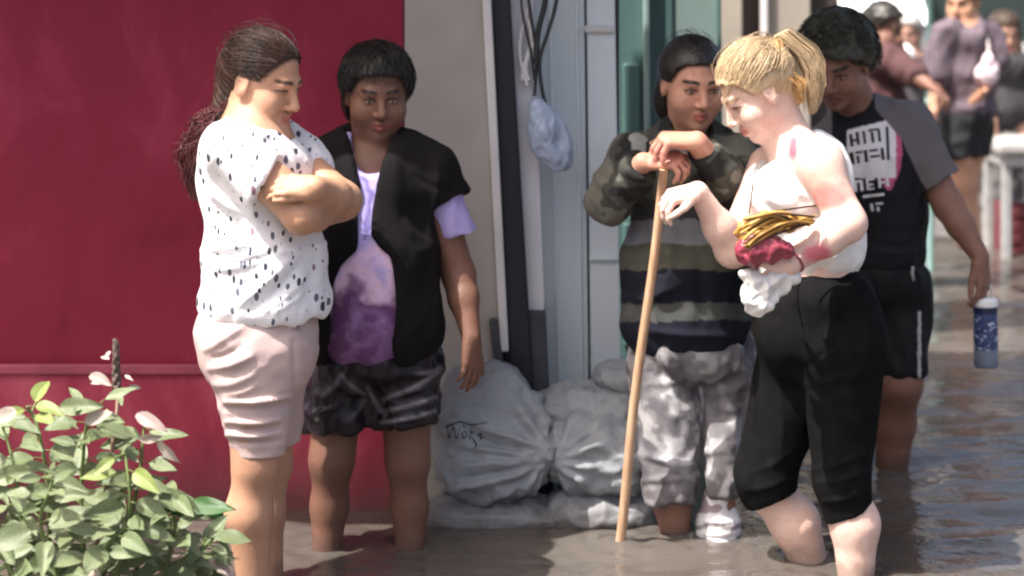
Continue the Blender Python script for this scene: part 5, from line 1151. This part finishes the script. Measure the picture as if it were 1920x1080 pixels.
# ------------------------------------------------------------------ leafy weed in the corner
def weed():
    rng = random.Random(12); d0 = 5.15; B = P(140, YHOR + FPX * CAMZ / d0, d0); B[2] = -.05
    e = empty('leafy_plant', B); tag(e, 'pale green leafy weed growing out of the water in the lower left corner', 'plant')
    def leafm(name, c, c2, pale):
        g = NG(name); n = g.noise(g.obj((1, 1, 1)), 22, 4); oi = g.node('ObjectInfo'); w = g.node('TexWave'); w.inputs['Scale'].default_value = 22; w.inputs['Distortion'].default_value = 1.5
        g.L(g.obj(rot=(0, 0, .8)), w.inputs['Vector'])
        k = g.mix(g.math('MULTIPLY', oi.outputs['Random'], .85), c, c2); k = g.mix(g.ramp(n, [(.4, (0, 0, 0)), (.75, (.6, .6, .6))]), k, pale)
        g.col(g.mix(.22, k, w.outputs['Color'], 'SOFT_LIGHT')).set(Roughness=.42, Specular_IOR_Level=.5); g.bump(g.math('ADD', w.outputs['Fac'], g.math('MULTIPLY', n, 2)), .25, .004)
        tr = g.node('BsdfTranslucent'); g.L(k, tr.inputs[0]); mx = g.node('MixShader'); mx.inputs[0].default_value = .22; g.L(g.b.outputs[0], mx.inputs[1]); g.L(tr.outputs[0], mx.inputs[2]); g.L(mx.outputs[0], g.out.inputs[0]); return g.m
    LG = leafm('pale_leaf', (.095, .14, .055), (.18, .22, .11), (.30, .32, .21)); LP = leafm('pinkish_leaf', (.40, .29, .27), (.38, .34, .28), (.48, .41, .38)); LD = leafm('dark_leaf', (.018, .085, .012), (.03, .10, .015), (.04, .13, .02)); LY = leafm('young_leaf', (.17, .23, .05), (.22, .27, .09), (.30, .33, .14))
    def leaf_mesh(wid, curl, fold, wav, m, seed):
        r = random.Random(seed); nx, ny = 8, 3; vs, fs = [], []
        for i in range(nx + 1):
            t = i / nx; hw = wid * (math.sin(math.pi * min(1, t * .97 + .03) ** .72)) ** .9 * .5 + .002
            for j in range(-ny, ny + 1):
                u = j / ny; y = u * hw; z = -curl * t * t + abs(u) * hw * fold + wav * math.sin(t * 9 + u * 2 + seed) * abs(u) * .5
                vs.append((t, y, z))
        n = 2 * ny + 1
        for i in range(nx):
            for j in range(n - 1): fs.append((i * n + j, i * n + j + 1, (i + 1) * n + j + 1, (i + 1) * n + j))
        me = raw_mesh('leaf', np.array(vs, float), np.array(fs)); me.materials.append(m); return me
    MS = {k: [leaf_mesh(.36 + .16 * i / 4, .08 + .09 * (i % 3), .15 + .18 * (i % 4), .05, m, i + 3) for i in range(5)] for k, m in (('g', LG), ('p', LP), ('d', LD), ('y', LY))}
    cnt = [0]
    def leaf(base, direc, L, kind='g', up=None, roll=0.):
        if cnt[0] >= 290: return
        cnt[0] += 1
        x = nrm(direc); u = V(0, -.8, .8) if up is None else up; z = nrm(u - x * (u @ x)); y = np.cross(z, x)
        y2 = y * math.cos(roll) + z * math.sin(roll); z2 = np.cross(x, y2)
        o = bpy.data.objects.new('leaf', rng.choice(MS[kind])); col.objects.link(o); o.parent = e
        M = np.eye(4); M[:3, 0] = x * L; M[:3, 1] = y2 * L; M[:3, 2] = z2 * L; M[:3, 3] = np.array(base) - B; o.matrix_local = Matrix(M.tolist())
    STEM = simple('green_stem', (.12, .16, .05), .6, .25, 20); PST = simple('pinkish_stem', (.30, .20, .15), .6, .25, 20)
    stems = [([(150, 1230), (175, 1050), (205, 880), (222, 760), (218, 650)], 0, 'spike'), ([(90, 1230), (95, 1060), (90, 900), (70, 790), (50, 762)], .03, 'y'), ([(60, 1230), (20, 1080), (-10, 960), (-20, 860)], -.05, 'g'), ([(200, 1230), (250, 1080), (300, 960), (380, 955)], .06, 'd'),
             ([(160, 1230), (160, 1060), (150, 930), (160, 800), (175, 765)], -.10, 'g'), ([(230, 1230), (300, 1100), (330, 1000), (320, 930)], -.12, 'g'), ([(120, 1230), (60, 1100), (40, 980), (30, 880), (5, 800)], -.14, 'g'), ([(180, 1230), (230, 1040), (245, 940), (235, 850)], -.16, 'y'), ([(110, 1230), (130, 1110), (200, 1020), (240, 985)], -.22, 'g'), ([(90, 1230), (40, 1120), (10, 1040), (-30, 1000)], -.2, 'g'), ([(250, 1230), (330, 1110), (370, 1040), (400, 1010)], -.05, 'g'), ([(140, 1230), (110, 1080), (70, 980), (100, 900)], -.25, 'g'), ([(290, 1240), (330, 1130), (365, 1060), (385, 1010)], -.02, 'g'), ([(205, 1200), (225, 1050), (262, 900), (270, 800)], .02, 'g')]
    for si, (pts, dd, kind) in enumerate(stems):
        pts = np.array(pts, float); t = np.linspace(0, len(pts) - 1, 28); k = range(len(pts)); d = d0 + dd
        L = relax_line(np.array([P(np.interp(q, k, pts[:, 0]), np.interp(q, k, pts[:, 1]), d + .02 * math.sin(q * 2 + si)) for q in t]))
        s = tubeo('stem', L, np.linspace(.0075, .0032, 28), PST if kind == 'spike' else STEM, e, B, 7)
        n = 19; ang = rng.uniform(0, 6)
        for j in range(n):
            f = .22 + .78 * j / (n - 1); i = min(27, int(f * 27)); p = L[i]; ang += 2.4; top = f > .9
            a = V(math.cos(ang), math.sin(ang) * .6 - .35, 0); up = rng.uniform(-.15, .65); size = rng.uniform(.075, .140) * (1.12 - .45 * f)
            if kind == 'spike' and f > .72: size *= .45
            kd = 'g' if rng.random() < .95 else 'p'
            if f > .86: kd = {'y': 'y', 'd': 'd', 'spike': 'p'}.get(kind, 'g')
            dr = nrm(a + V(0, 0, up)); pet = p + dr * rng.uniform(.015, .04)
            if size > .05: strands('petiole', [p + (pet - p) * np.linspace(0, 1, 4)[:, None]], .0022, .0018, STEM, s, V(*B))
            leaf(pet, dr + V(0, 0, -.25), size, kd, roll=rng.uniform(-.5, .5))
        if kind == 'spike':
            S = Sdf()
            for q in range(34):
                f = q / 33; p = P(219 - 2 * f, 735 - 95 * f, d); a = q * 2.4; r = .0085 * (1 - .65 * f); S.ell(p + V(math.cos(a), math.sin(a), .2) * r, (.006, .006, .008), k=.004)
            solid('flower_spike', S, simple('dark_seed_head', (.09, .06, .05), .8, .4, 60), e, B, .0025)
    for (x, y, dx, dz, L, kd, ro) in ((112, 765, 1, .12, .108, 'g', .6), (255, 778, .9, -.35, .085, 'p', .4), (168, 705, 1, -.35, .06, 'p', .2), (160, 790, .8, .35, .07, 'p', .5), (355, 945, 1, -.05, .115, 'd', .5), (350, 960, -.3, .1, .06, 'd', .2), (262, 822, .8, .05, .055, 'p', 1.2), (297, 826, .7, -.8, .075, 'p', 1.3), (92, 905, 1, -.15, .10, 'g', .3), (-5, 900, 1, .3, .10, 'g', .5), (30, 770, -.8, -.3, .07, 'p', .4), (300, 930, .9, -.3, .11, 'g', .4), (180, 935, .8, .1, .09, 'g', .7), (120, 1040, 1, -.1, .10, 'g', .4), (0, 1010, 1, .2, .11, 'g', .3), (235, 1010, .7, -.5, .10, 'g', .5), (205, 905, 1, .15, .08, 'g', .6), (345, 1000, .6, -.7, .07, 'g', .5)):
        leaf(P(x, y, d0 - .16), V(dx, -.2, dz), L, kd, up=V(0, -.9, .5), roll=ro - .5)
if 'plant' in WHO: weed()
